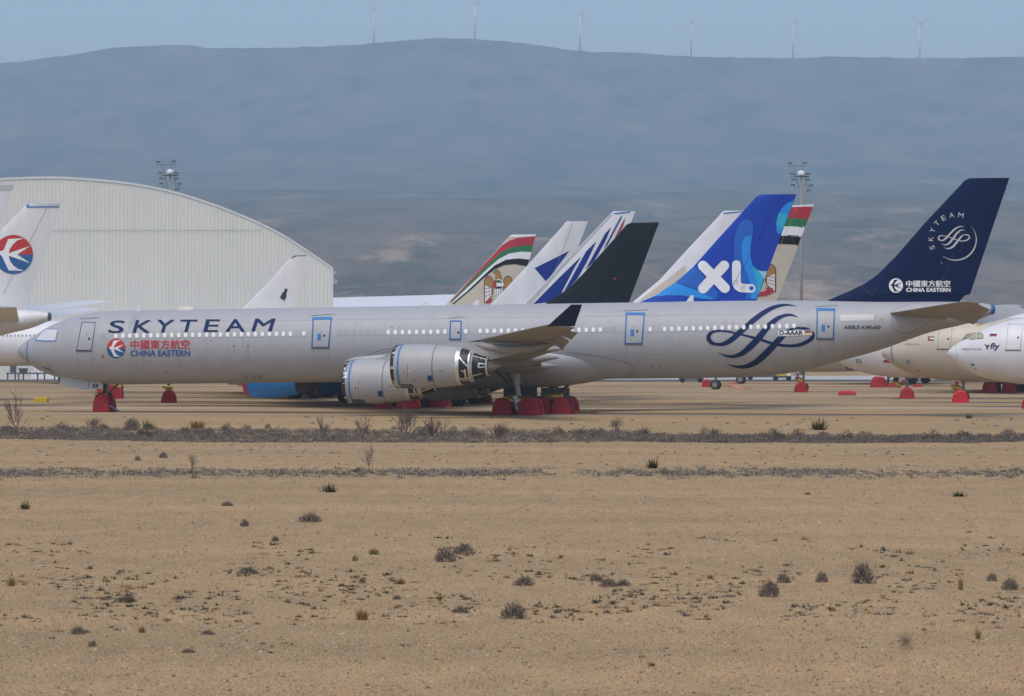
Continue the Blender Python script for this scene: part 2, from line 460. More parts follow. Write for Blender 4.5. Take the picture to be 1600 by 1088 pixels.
    def fin(s, le, te, m, name='fin', base_ext=True, thick=0.055):
        """vertical tail from photo outlines (base to tip)"""
        L_ = [s.at(p[0], p[1], 0) for p in le]; T_ = [s.at(p[0], p[1], 0) for p in te]
        lz, lx, tz, tx = [p[2] for p in L_], [p[0] for p in L_], [p[2] for p in T_], [p[0] for p in T_]
        zt = min(lz[-1], tz[-1]); zb = s.ax(lx[0]) + s.ft(min(lx[0], s.L)) - 0.35
        def interp(zs, xs, z):
            if z < zs[0] and base_ext:
                k = min(1, len(zs) - 1); return xs[0] + (z - zs[0]) * (xs[k] - xs[0]) / (zs[k] - zs[0] + 1e-9)
            return float(np.interp(z, zs, xs))
        s.fle = lambda z: interp(lz, lx, z); s.fte = lambda z: interp(tz, tx, z)
        zb = min(zb, lz[0], tz[0])
        def th(x, z):
            z = min(max(z, zb), zt); a, b = s.fle(z), s.fte(z); c = max(b - a, 0.3); u = min(max((x - a) / c, 0), 1)
            return -(thick * c * (2.2 * math.sqrt(u) * (1 - u) + 0.25 * u * (1 - u)) + 0.012)
        s.yfin = th
        us = [0, .008, .03, .07, .13, .2, .3, .4, .5, .6, .7, .8, .9, 1.0]
        zs = sorted(set([zb + (zt - zb) * i / 22 for i in range(23)] + [z for z in lz + tz if zb < z < zt]))
        rings = []
        for z in zs:
            a, b = s.fle(z), s.fte(z); ring = [(a + (b - a) * u, th(a + (b - a) * u, z), z) for u in us]
            ring += [(p[0], -p[1], p[2]) for p in ring[::-1][0:-1]]
            rings.append(ring)
        s.finobj = G().loft(rings).build(name, m, s.root, True, 50)
        return s.finobj
    def surface(s, secs, m, name, parent=None, t=0.11):
        """wing-like body through sections (y, le_x, le_z, te_x, te_z)"""
        us = [0, .01, .04, .1, .2, .35, .5, .65, .8, .92, 1.0]; rings = []
        for y, lx, lz, tx, tz in secs:
            c = tx - lx; up, dn = [], []
            for u in us:
                h = t * c * 2.0 * (math.sqrt(u) * 0.9 * (1 - u) + 0.12 * u * (1 - u)) + 0.01
                x = lx + c * u; z = lz + (tz - lz) * u
                up.append((x, y, z + h * 0.62)); dn.append((x, y, z - h * 0.5))
            rings.append(up + dn[::-1][0:-1])
        return G().loft(rings).build(name, m, parent or s.root, True, 40)
    def lathe(s, x0, y, z, prof, m, name, parent, n=36, tilt=0.0, cap=True):
        rings = []
        for dx, r, *dz in prof:
            dzz = dz[0] if dz else 0.0
            rings.append([(x0 + dx, y + r * math.cos(a), z + dzz + tilt * dx + r * math.sin(a)) for a in [2 * math.pi * i / n for i in range(n)]])
        return G().loft(rings, cap).build(name, m, parent, True, 40)

# ---- shared paints
silver = mat('silver_paint', (0.382, 0.392, 0.415), 0.5, 0.0, var=0.06, vscale=1.4, stretch=(1.3, 1, 0.12), spec=0.5)
silver2 = mat('silver_wing', (0.42, 0.42, 0.42), 0.45, var=0.12, vscale=0.8)
navy = mat('navy_paint', (0.0015, 0.013, 0.064), 0.6, var=0.18, vscale=0.5, spec=.1)
navy_txt = mat('navy_lettering', (0.005, 0.024, 0.095), 0.55, spec=.12)
navy_dark = mat('navy_winglet', (0.005, 0.014, 0.055), 0.5, spec=.2)
white_p = mat('white_paint', (0.74, 0.74, 0.75), 0.35, var=0.08, vscale=0.6)
white_dirty = mat('weathered_white_paint', (0.70, 0.70, 0.71), 0.42, var=0.14, vscale=0.5, stretch=(1, 1, 0.3))
cream = mat('cream_paint', (0.56, 0.50, 0.40), 0.38, var=0.07, vscale=0.5)
red_l = mat('red_lettering', (0.48, 0.025, 0.03), 0.45)
blue_l = mat('blue_lettering', (0.012, 0.10, 0.29), 0.45)
tape = mat('blue_tape', (0.012, 0.17, 0.48), 0.55)
silver_l = mat('silver_lettering', (0.50, 0.51, 0.53), 0.4)
white_l = mat('white_lettering', (0.78, 0.78, 0.78), 0.4)
black_l = mat('black_marking', (0.012, 0.012, 0.014), 0.45)
dark_line = mat('panel_gap', (0.10, 0.10, 0.105), 0.6)
faint_line = mat('faint_panel_gap', (0.27, 0.27, 0.275), 0.6)
window_w = mat('blanked_window', (0.80, 0.80, 0.82), 0.35)
black_f = mat('black_plastic_sheet', (0.010, 0.011, 0.013), 0.38, bump=0.9, bscale=5, stretch=(1, 1, 0.4))
foil = mat('silver_foil_tape', (0.66, 0.66, 0.66), 0.30, 0.7, bump=0.6, bscale=9)
gold = mat('gold_foil', (0.62, 0.42, 0.12), 0.24, 0.85, bump=1.0, bscale=7)
cover_red = mat('red_cover_fabric', (0.37, 0.007, 0.017), 0.7, var=0.25, vscale=2.0, bump=0.5, bscale=5)
cover_red2 = mat('bright_red_cover_fabric', (0.60, 0.010, 0.022), 0.65, var=0.2, vscale=2.0, bump=0.5, bscale=5)
red_tag = mat('red_tag', (0.50, 0.015, 0.02), 0.5)
rubber = mat('tyre_rubber', (0.015, 0.015, 0.016), 0.8)
steel = mat('gear_steel', (0.33, 0.33, 0.34), 0.4, 0.4)
steel_d = mat('dark_gear_steel', (0.07, 0.07, 0.075), 0.5, 0.3)
orange = mat('orange_strap', (0.70, 0.16, 0.04), 0.6)
yellow_m = mat('yellow_paint', (0.62, 0.44, 0.02), 0.6, var=0.2, vscale=3)
grey_dk = mat('dark_grey_metal', (0.10, 0.11, 0.12), 0.5)

# SkyTeam-style ribbon drawn once (in the pixels of an enlarged view), reused on fuselage and fin
RIB1 = [(1240, 110, 2), (1100, 95, 26), (960, 123, 46), (830, 190, 60), (700, 285, 66), (600, 375, 66), (520, 445, 68), (430, 522, 64), (340, 575, 54), (250, 586, 36), (175, 565, 48), (138, 515, 56),
        (146, 468, 48), (190, 430, 34), (265, 418, 26), (350, 423, 23), (450, 440, 22), (540, 462, 22), (690, 500, 30), (790, 528, 30), (950, 578, 32), (1060, 598, 34), (1160, 604, 36), (1260, 594, 42), (1350, 562, 48), (1425, 512, 52),
        (1440, 462, 50), (1400, 416, 46), (1330, 389, 38), (1250, 382, 26), (1170, 400, 34), (1095, 452, 62), (1010, 535, 76), (930, 622, 80), (830, 722, 80), (740, 800, 74), (640, 850, 58), (540, 868, 40), (440, 856, 20), (360, 822, 2)]
RIB2 = [(1255, 248, 2), (1180, 222, 26), (1100, 224, 36), (1000, 265, 54), (900, 346, 70), (830, 424, 76), (750, 522, 80), (660, 612, 78), (570, 690, 64), (470, 732, 44), (370, 732, 28), (255, 690, 2)]
SWALLOW = [(-.78, .12), (-.5, .22), (-.26, .79), (.54, .83), (.2, .72), (-.02, .52), (-.18, .28), (-.24, .06), (.86, .44), (.2, 0.0), (.86, -.44), (-.24, -.06), (-.18, -.3), (-.02, -.54), (.2, -.72), (.54, -.83), (-.24, -.81), (-.56, -.12)]

def swallow_logo(pl, cx, cy, rx, ry, surf, parent, base=0.016, colours=True, clip_left=None):
    if colours:
        up = disc2(cx, cy, rx, ry, 20, 0, 180); lo = disc2(cx, cy, rx, ry, 20, 180, 360)
        pl.decal('logo_disc', up, red_l, parent, surf, base); pl.decal('logo_disc', lo, blue_l, parent, surf, base)
        sm = white_l
    else:
        pl.decal('logo_disc', disc2(cx, cy, rx, ry), white_l, parent, surf, base); sm = navy
    sw = poly2([(cx + u * rx, cy - v * ry) for u, v in SWALLOW])
    pl.decal('swallow_emblem', sw, sm, parent, surf, base + 0.008, label='swallow emblem inside a round red and blue disc' if colours else 'dark swallow emblem inside a white disc')

# ================================================================== the silver four-engined airliner
A = Plane('four_engined_airliner', -38.04, 320.3, 15.0, 75.3)
tag(A.root, 'long silver grey four-engined airliner with navy tail, right across the picture', 'airplane')
body = A.fuselage(silver, 96)
z1 = conv(0, 440, 330 / 1561); z2 = conv(300, 460, 330 / 1561); z3 = conv(520, 450, .25); z4 = conv(720, 460, 280 / 1523)
z5 = conv(980, 460, .20625); z6 = conv(140, 480, .1875); z7 = conv(1090, 465, .125); zr = conv(1270, 450, .20625); zf = conv(1270, 260, 330 / 1496)

# cabin windows, each one a part of the fuselage
wins = [(181.3 + 10.9 * i, 525.1 - 0.125 * i) for i in range(26)] + [(475, 521.3)] + [(606.8 + 11.05 * i, 519.6 - .1 * i) for i in range(9)] + [(727.9, 518)] \
    + [(750.3 + 11.05 * i, 517.6 - .12 * i) for i in range(18)] + [(1016, 514.8)] + [(1038.6 + 11.23 * i, 514.7 - .29 * i) for i in range(19)]
for px, py in wins:
    q = [(px + 2.75 * math.copysign(abs(math.cos(a)) ** .8, math.cos(a)), py + 3.7 * math.copysign(abs(math.sin(a)) ** .8, math.sin(a))) for a in [2 * math.pi * i / 16 for i in range(16)]]
    A.decal('window', poly2(q), window_w, body, off=0.03, dx=20, dy=20)
for px, py in [(530 + 11 * i, 520.6 - .05 * i) for i in range(6)] + [(948.5, 515), (960, 515), (1251.5, 508.6), (1263, 508.3), (161.5, 525.4)]:
    A.decal('plugged_window', ribbon2([(px + 2.5 * math.cos(a), py + 3.5 * math.sin(a), .45) for a in [2 * math.pi * i / 14 for i in range(15)]], 1), faint_line, body, off=0.02, dx=20, dy=20)

# doors
def door(c, style, tagc=True):
    tl, tr, br, bl = c
    d = A.decal('door', poly2(c), silver, A.root, off=0.018, dx=6)
    A.decal('door_seal', rect_frame2(c, .9), navy_txt if style < 2 else mat('door_gap', (0.02, 0.03, 0.06), .6), d, off=0.026)
    if style >= 1:
        e = [(tl[0] - 1.1, tl[1] - 1.1), (tr[0] + 1.1, tr[1] - 1.1), (br[0] + 1.1, br[1] + 1.1), (bl[0] - 1.1, bl[1] + 1.1)]
        A.decal('blue_tape_frame', rect_frame2(e, 1.25), tape, d, off=0.032)
    if style == 2:
        A.decal('blue_tape_strip', poly2([(tl[0] - 1.5, tl[1] - 2.2), (tr[0] + 1.5, tr[1] - 2.2), (tr[0] + 1.5, tr[1] + 1.8), (tl[0] - 1.5, tl[1] + 1.8)]), tape, d, off=0.038)
    cx = (tl[0] + tr[0] + br[0] + bl[0]) / 4; cy = (tl[1] + bl[1]) / 2 + 2
    if style == 2:
        A.decal('blue_notice', poly2([(cx - 6, cy - 1), (cx - .5, cy - 1), (cx - .5, cy + 9.5), (cx - 6, cy + 9.5)]), tape, d, off=0.030)
    A.decal('door_window', disc2(cx + 4.5, cy + 2, 1.7, 2.0, 12), black_l, d, off=0.030)
    A.decal('red_mark', poly2([(cx - .6, cy - 5), (cx + 1.2, cy - 5), (cx + 1.2, cy - 3.6), (cx - .6, cy - 3.6)]), red_l, d, off=0.030)
    A.decal('sill', ribbon2([(bl[0] - 1, bl[1] + 1.2, 1.5), (br[0] + 1, br[1] + 1.2, 1.5)], 1), grey_dk, d, off=0.045)
    A.decal('rain_gutter', ribbon2([(tl[0] - 4, tl[1] - 4.5, .5), (tr[0] + 6, tr[1] - 7 , .5)], 1), dark_line, d, off=0.03)
door([(127.9, 503.4), (149.5, 503.8), (143.3, 547.8), (119.4, 547.8)], 0)
door([(489.6, 498.5), (517.7, 498.0), (513.5, 543.0), (487.5, 543.0)], 2)
door([(704, 502), (720.8, 502.5), (720, 530), (703, 530)], 1)
door([(978.8, 491), (1006.8, 491.3), (1003, 537), (976.8, 537)], 2)
door([(1277, 484.3), (1303.8, 484.7), (1302, 529.7), (1276.4, 529)], 2)

# lettering on the fuselage
letters = [('S', 155, 292, 113, 217), ('K', 358, 512, 110, 215), ('Y', 565, 710, 107, 213), ('T', 757, 900, 106, 209), ('E', 948, 1088, 104, 208), ('A', 1132, 1295, 101, 207), ('M', 1348, 1550, 97, 203)]
for ch, a, b, t, bt in letters:
    A.decal('letter', text2(ch, 140 + .1875 * a, 480 + .1875 * t, 140 + .1875 * b, 480 + .1875 * bt, 0.45, 0.20 if ch != 'A' else 0.02), navy_txt, body, off=0.02, dy=3, label='wide navy letter ' + ch + ' of the SKYTEAM lettering')
A.decal('lettering', text2('CHINA EASTERN', 204.2, 547.4, 297, 557, 0.32, slope=-0.004), blue_l, body, off=0.02, label='blue CHINA EASTERN lettering')
A.decal('lettering', text2('中國東方航空', 204.0, 531.2, 296.8, 545.8, 0.35, slope=-0.004), red_l, body, off=0.02, label='red Chinese characters of the airline name')
swallow_logo(A, 181.6, 544.7, 14.7, 15.4, 'fus', body)
A.decal('ribbon_emblem', join2(z7(ribbon2(RIB1, 5)), ), navy_txt, body, off=0.020, label='navy looping ribbon emblem on the rear fuselage')
A.decal('ribbon_emblem', z7(ribbon2(RIB2, 5)), navy_txt, body, off=0.022, label='second stroke of the navy ribbon emblem')
A.decal('registration_plate', z7(poly2([(1010, 420), (1430, 405), (1432, 470), (1012, 485)])), white_l, body, off=0.034)
A.decal('registration_lettering', text2('D-AAAR', 1090 + .125 * 1025, 465 + .125 * 418, 1090 + .125 * 1315, 465 + .125 * 474, 0.3, slope=-.02), black_l, body, off=0.042, label='black registration D-AAAR')
for k, (mm, a, b) in enumerate([(black_l, 414, 431), (mat('faded_red_flag', (.55, .16, .24), .5), 431, 449), (mat('faded_gold_flag', (.75, .62, .25), .5), 449, 466)]):
    A.decal('flag_stripe', z7(poly2([(1340, a), (1425, a - 2), (1425, b - 2), (1340, b)])), mm, body, off=0.042)
A.decal('lettering', text2('AIRBUS A340-600', 1318.5, 508.6, 1375.8, 514.4, 0.08, 0.012), black_l, body, off=0.02, label='small black type lettering on the rear fuselage')
A.decal('painted_over_patch', poly2([(1313, 492.2), (1365.5, 491.4), (1365.5, 501.2), (1313, 502)]), mat('fresh_grey_paint', (.52, .52, .53), .4), body, off=0.018)
A.decal('yellow_mark', poly2([(1375, 498.2), (1379.5, 498.2), (1379.5, 499.6), (1375, 499.6)]), yellow_m, body, off=.02)
# nose details
A.decal('covered_windscreen', poly2([(56, 532), (68.7, 514.6), (90.5, 514.6), (87, 532.8)]), mat('window_sheet', (.62, .63, .66), .4, bump=.6, bscale=4), body, off=0.02, dx=3)
A.decal('windscreen_tape', ribbon2([(55.5, 532, 1.2), (70, 533, 1.3), (87, 532.8, 1.4), (89, 523, 1.0), (90.5, 514.6, 1.0), (69, 514.6, .7), (55.5, 532, .7)], 1), tape, body, off=0.027, dx=3)
A.decal('radome_tape', ribbon2([(44, 534.5, 1.3), (42.6, 542, 1.3), (42.0, 550, 1.3), (42.6, 559, 1.3), (43.6, 566.2, 1.3)]), tape, body, off=0.02, dx=2)
A.decal('taped_probe', poly2([(65.5, 567), (73, 566.4), (76, 574), (68, 573.4)]), mat('probe_sheet', (.55, .5, .42), .5), body, off=.03, dx=2)
A.decal('taped_probe', poly2([(69, 568), (72.5, 567.6), (73.5, 572), (70, 571.8)]), gold, body, off=.04, dx=2)
A.decal('probe_tape', ribbon2([(66, 571, 1.4), (72, 575.5, 1.6), (77, 577, 1.5), (83, 581, 1.0)]), tape, body, off=.04, dx=2)
A.decal('static_port_mark', ribbon2([(160.8 + 2.1 * math.cos(a), 557.2 + 2.3 * math.sin(a), .8) for a in [2 * math.pi * i / 12 for i in range(13)]], 1), red_l, body, off=.02)
A.decal('static_port_mark', disc2(160.8, 557.2, .8), red_l, body, off=.021)
# red brackets round the emergency break-in areas, drain marks, small ports
for bx, by, w, h in [(323.5, 514.5, 13, 18), (618, 510.5, 13, 20), (1139.5, 503.5, 14, 19)]:
    s2 = []
    for sx in (-1, 1):
        for sy in (-1, 1):
            cx, cy = bx + sx * w / 2, by + h / 2 + sy * h / 2
            A.decal('red_corner_mark', ribbon2([(cx, cy - sy * 2, .6), (cx, cy, .6), (cx - sx * 2, cy, .6)], 1), red_l, body, off=.036)
for px, py in [(365.5, 541), (387.5, 541), (1020, 572.5), (1031, 572.5), (261, 582.5), (385, 588.5), (396, 588.5), (407, 588.5)]:
    A.decal('drain_port', disc2(px, py, 1.1, 1.2, 10), black_l, body, off=.02)
A.decal('access_panel', rect_frame2([(378, 585.5), (412, 585.2), (412, 591.8), (378, 592)], .35), dark_line, body, off=.02)
streak = mat('grime_streak', (.335, .33, .325), .5)
for px, a, b, w in [(121, 550, 583, 1.2), (143, 550, 592, 1.4), (224, 557, 585, 2.0), (365.5, 542, 558, 1.2), (387.5, 542, 574, 1.2), (489, 546, 590, 1.4), (513, 546, 595, 1.6), (280, 560, 580, 1.2), (1279, 533, 560, 1.6), (1302, 533, 556, 1.6), (979, 541, 590, 1.6), (1004, 541, 588, 1.5), (369, 575, 583, 1.4)]:
    A.decal('grime_streak', ribbon2([(px, a, w), (px + 1, (a + b) / 2, w * .8), (px + 2.0, b, .1)], 2), streak, body, off=.012)
fine_streak = mat('faint_grime_streak', (.352, .36, .378), .5)
for i, (px, py) in enumerate(wins):
    if rnd.random() < .55:
        ln = rnd.uniform(8, 34)
        A.decal('grime_streak', ribbon2([(px + rnd.uniform(-1.5, 1.5), py + 4.5, rnd.uniform(.5, 1.3)), (px + .5, py + 4.5 + ln * .5, .6), (px + 1.2, py + 4.5 + ln, .1)], 2), fine_streak, body, off=.012)
for i in range(26):
    px = rnd.uniform(170, 1240); py = rnd.uniform(548, 580)
    if 540 < px < 1000: continue
    A.decal('grime_streak', ribbon2([(px, py, rnd.uniform(.6, 2.2)), (px + .8, py + 8, 1.0), (px + 1.4, py + rnd.uniform(10, 18), .1)], 2), fine_streak, body, off=.012)
for px in [31 + 58 * i for i in range(2, 22)]:
    if 60 < px < 1290:
        yb = 601 - (px - 300) * .0118; yt = 484 - (px - 300) * .0155
        if px > 1150: yb -= (px - 1150) * .08
        A.decal('skin_joint', ribbon2([(px + 9 * (1 - math.sin(math.pi * (i + .8) / 11)), yt + (yb - yt) * (i + .8) / 11, .3) for i in range(10)], 1), mat('skin_joint_paint', (.345, .345, .355), .5), body, off=.011, dx=40)
for yl in (503, 528.5, 564):
    A.decal('skin_joint', ribbon2([(px, yl - (px - 300) * .0135, .28) for px in range(165, 1180, 40)], 1), MATS['skin_joint_paint'], body, off=.0105)
# antennas and dome on the crown
def crown_bit(px, py_top, w, kind):
    x, y, z = A.at(px, 480, 0); zt = A.ax(x) + A.ft(x); ht = 0
    if kind == 'dome':
        g = G(); rings = []
        for i in range(11):
            u = -1 + 2 * i / 10; rr = math.sqrt(max(1 - u * u, .002))
            rings.append([(x + u * w, .55 * rr * math.cos(a), zt - .1 + (.28 * rr + .1) * max(math.sin(a), -.3)) for a in [2 * math.pi * k / 14 for k in range(14)]])
        g.loft(rings).build('antenna_dome', mat('antenna_cream', (.6, .58, .52), .5), A.root, True)
    else:
        g = G(); h = w
        g.loft([[(x - .35, -.03, zt - .1), (x + .25, -.03, zt - .1), (x + .25, .03, zt - .1), (x - .35, .03, zt - .1)], [(x + .05, -.015, zt + h), (x + .28, -.015, zt + h), (x + .28, .015, zt + h), (x + .05, .015, zt + h)]])
        g.build('blade_antenna', white_p, A.root)
crown_bit(291, 0, .85, 'dome'); crown_bit(216, 0, .42, 'blade'); crown_bit(743, 0, .35, 'blade'); crown_bit(1078, 0, .45, 'blade'); crown_bit(662, 0, .3, 'blade')

# fin
le = [(1294, 469), (1325, 456), (1351.6, 443), (1371.5, 428.8), (1402.4, 397.9), (1446.5, 347), (1498.3, 292), (1507, 282.5), (1515, 278.4)]
te = [(1500, 470), (1507, 463), (1509.4, 461.2), (1515.5, 460.6), (1577.3, 278.0)]
fin = A.fin(le, te, navy, base_ext=False)
yf = A.yfin
swallow_logo(A, 1400, 446.4, 11, 11.3, yf, fin, colours=False)
A.decal('lettering', text2('中國東方航空', 1415.6, 438.2, 1485, 448.6, 0.35), white_l, fin, yf, .018, label='white Chinese characters on the navy fin')
A.decal('lettering', text2('CHINA EASTERN', 1415.8, 449.9, 1485.4, 456.3, 0.4), white_l, fin, yf, .018, label='white CHINA EASTERN lettering on the navy fin')
arc = []
for ch, ang in zip('SKYTEAM', (199, 178.6, 158, 139, 119.5, 99.6, 78)):
    v, f = glyphs(ch); w = {'M': 8.2, 'S': 6.2, 'Y': 6.6, 'A': 7.2}.get(ch, 6.2); hgt = 7.6; t = R(ang - 90)
    q = []
    for u, vv in v:
        a, b = (u - .5) * w, (vv - .5) * hgt
        q.append((1493.4 + 38.8 * math.cos(R(ang)) + a * math.cos(t) - b * math.sin(t), 374.5 - 38.8 * math.sin(R(ang)) - (a * math.sin(t) + b * math.cos(t))))
    arc.append((q, f))
for ch, q in zip('SKYTEAM', arc): A.decal('letter', q, silver_l, fin, yf, .02, label='silver letter ' + ch + ' set on an arc')
kx, ky_ = 50.5 / 1360, 36.0 / 800
def shrink(sh): return [(1465.3 + (x - 105) * kx, 353 + (y - 75) * ky_) for x, y in sh[0]], sh[1]
A.decal('ribbon_emblem', shrink(ribbon2(RIB1, 4)), silver_l, fin, yf, .02, label='silver looping ribbon emblem on the fin')
A.decal('ribbon_emblem', shrink(ribbon2(RIB2, 4)), silver_l, fin, yf, .022)
A.decal('crescent_arc', ribbon2([(1493 + 32.5 * math.cos(R(a)), 374.5 - 32.3 * math.sin(R(a)), .2 + 2.2 * math.sin(math.pi * (40 - a) / 175) ** 1.3) for a in range(40, -136, -8)], 1), silver_l, fin, yf, .018)
A.decal('tape_cross', ribbon2([(1497.0, 362.2, .9), (1500, 365.2, .9)], 1), orange, fin, yf, .03)
A.decal('tape_cross', ribbon2([(1470, 409.5, .8), (1473, 413, .8)], 1), mat('amber_tape', (.6, .3, .03), .5), fin, yf, .03)
rud = mat('rudder_gap', (.004, .010, .035), .6)
A.decal('rudder_gap', ribbon2([(1553, 279.5, .5), (1478, 437, .5)], 1), rud, fin, yf, .014)
A.decal('fin_joint', ribbon2([(1490, 395, .35), (1487, 405, .35), (1484, 408, .35), (1482, 417, .35), (1478, 425, .35), (1472, 437, .35)], 1), mat('fin_scratch', (.09, .12, .2), .6), fin, yf, .014)
A.decal('fin_joint', ribbon2([(1345, 447, .3), (1362, 461, .3), (1372, 447, .3)], 1), MATS['fin_scratch'], fin, yf, .014)
g = G()
for i in range(5):
    x, y, z = A.at(1576.5 - 2.3 * i, 281 + 7.5 * i, 0); g.tube([(x - .15, 0, z), (x + .22, 0, z)], .018, 5)
g.build('static_wick', grey_dk, A.root)

# horizontal tail
def stab(side, m):
    s1 = side
    o = A.surface([(s1 * 1.0, 67.7, 7.42, 72.2, 7.05), (s1 * 2.0, 68.4, 7.46, 72.4, 7.10), (s1 * 10.6, 74.5, 8.12, 76.0, 8.05), (s1 * 10.9, 75.1, 8.14, 76.1, 8.07)], m, 'tailplane', t=.08)
    A.surface([(s1 * 1.9, 72.45, 7.12, 74.3, 6.62), (s1 * 10.0, 75.75, 8.02, 76.6, 7.62)], m, 'elevator', o, t=.05)
    return o
wing_shaded = mat('shaded_wing_underside', (0.29, 0.275, 0.26), 0.5, var=0.18, vscale=0.7, stretch=(.4, 1.5, 1))  # shade of the undersides put into the wing colour as a darker brown
stab(-1, wing_shaded); stab(1, silver2)  # near tailplane in the shade-darkened tone, far one in plain silver
A.lathe(75.25, 0, A.ax(75.3) + 1.88, [(0, .36), (.12, .37), (.24, .30), (.3, .16)], mat('exhaust_wrap', (.03, .14, .34), .4, bump=.8, bscale=6), 'taped_exhaust', A.root, 20)
A.decal('tailplane_joint', ribbon2([(1394.5, 487, .5), (1394, 505, .5), (1399, 516, .5), (1418, 521, .5), (1450, 505, .5)], 4), dark_line, body, off=.015)
A.decal('tailplane_joint', ribbon2([(1394.5, 487, .5), (1404, 480.5, .5), (1420, 477, .5)], 3), faint_line, body, off=.015)

# wings
def wing_z(t): return 3.98 + (t - 2.5) * 0.086
def wle(t): return 35.5 + (t - 9.4) * .69 if t > 6 else 33.15 - (6 - t) * 1.05
def wte(t): return 42.3 + (t - 2.5) * .15 if t < 10.5 else 43.5 + (t - 10.5) * .42
def wing(side):
    secs = [(side * t, wle(t), wing_z(t) + .10, wte(t), wing_z(t) - .12) for t in (1.2, 2.5, 4, 7, 10.5, 15, 20, 25, 29, 30.6)]
    w = A.surface(secs, wing_shaded, 'wing', t=.105)
    # winglet
    zt = wing_z(30.6)
    g = G(); rings = []
    for (u, y, x0, x1, z) in [(0, 30.5, 49.9, 51.9, zt - .02), (.15, 30.8, 50.2, 52.0, zt + .10), (1, 31.9, 52.0, 52.75, zt + 1.42)]:
        th = .09 * (1 - .5 * u)
        rings.append([(x0, side * y, z), (x0 + .3 * (x1 - x0), side * (y + th), z), (x1, side * y, z), (x0 + .3 * (x1 - x0), side * (y - th), z)])
    g.loft(rings).build('winglet', navy_dark, w)
    # drooped ailerons
    for ta, tb, dr in ((21.8, 25.6, .75), (25.8, 29.0, .40)):
        A.surface([(side * ta, wte(ta) - .25, wing_z(ta) - .16, wte(ta) + .55, wing_z(ta) - dr - .1), (side * tb, wte(tb) - .25, wing_z(tb) - .16, wte(tb) + .45, wing_z(tb) - dr * .75)], wing_shaded, 'aileron', w, t=.06)
    # flap track fairings
    for t, xe, ze, r in ((20.5, 48.8, 5.25, .34), (16, 47.5, 4.86, .42), (10.3, 45.6, 4.22, .50), (6.2, 44.6, 3.62, .48)):
        x0 = xe - 6.6; zz = wing_z(t) - .35
        pts = [(x0, side * t, zz), (x0 + .8, side * t, zz - .18), (x0 + 2.6, side * t, zz - .38), (x0 + 4.2, side * t, (zz - .4 + ze) / 2 - .1), (x0 + 5.6, side * t, ze - .02), (xe, side * t, ze)]
        G().tube(pts, [.05, r * .7, r, r * .85, r * .5, .06], 12).build('flap_fairing', wing_shaded, w, True)
    # flaps a little down
    A.surface([(side * 3.2, wte(3.2) - 1.6, wing_z(3.2) - .1, wte(3.2) + .45, wing_z(3.2) - .55), (side * 10.2, wte(10.2) - 1.5, wing_z(10.2) - .1, wte(10.2) + .4, wing_z(10.2) - .5)], wing_shaded, 'flap', w, t=.07)
    A.surface([(side * 10.8, wte(10.8) - 1.4, wing_z(10.8) - .1, wte(10.8) + .35, wing_z(10.8) - .45), (side * 21.6, wte(21.6) - 1.0, wing_z(21.6) - .1, wte(21.6) + .25, wing_z(21.6) - .35)], wing_shaded, 'flap', w, t=.07)
    return w
near_wing = wing(-1); far_wing = wing(1)

# belly fairing
rings = []
for i in range(29):
    u = i / 28; x = 25.2 + u * 23.8
    e = min(1, max(.02, 1 - abs(2 * u - 1) ** 3.2)); e2 = e ** .55
    zc = A.ax(x) - 1.32
    rings.append([(x, -3.02 * e2 * math.cos(a), zc + (1.45 if math.sin(a) > 0 else 2.13) * e2 * math.sin(a)) for a in [2 * math.pi * k / 40 for k in range(40)]])
belly = G().loft(rings).build('belly_fairing', mat('belly_paint', (.40, .40, .405), .42, var=.18, vscale=.7, stretch=(.5, 1, 1)), A.root, True)
# root fillet in front of the wing
G().tube([(26.6, -2.3, 3.9), (28, -2.55, 3.95), (30, -2.75, 4.0), (32, -2.9, 4.05), (35, -2.9, 4.0)], [.05, .30, .42, .48, .4], 14).build('wing_root_fillet', silver2, belly, True)
G().tube([(26.6, 2.3, 3.9), (28, 2.55, 3.95), (30, 2.75, 4.0), (32, 2.9, 4.05), (35, 2.9, 4.0)], [.05, .30, .42, .48, .4], 14).build('wing_root_fillet', silver2, belly, True)
A.decal('landing_light_cover', poly2([(602, 556), (606, 552.5), (612, 551), (620, 550.6), (620, 556.5), (610, 557.5)]), mat('amber_glass', (.33, .22, .07), .3), body, off=.5)
A.decal('fillet_joint', ribbon2([(566, 566, .5), (582, 557, .5), (600, 550.5, .5), (625, 546.5, .5)], 4), dark_line, body, off=.02)
A.decal('fillet_joint', ribbon2([(563, 563, .7), (580, 553, .7), (600, 546.5, .7), (625, 543, .7)], 4), dark_line, body, off=.02)
A.decal('fairing_edge', ribbon2([(884, 550, .6), (922, 554.7, .6), (959, 561.5, .6), (982, 568, .6), (991.5, 575.5, .6), (987, 583, .6), (976, 591, .6)], 4), dark_line, body, off=.025)

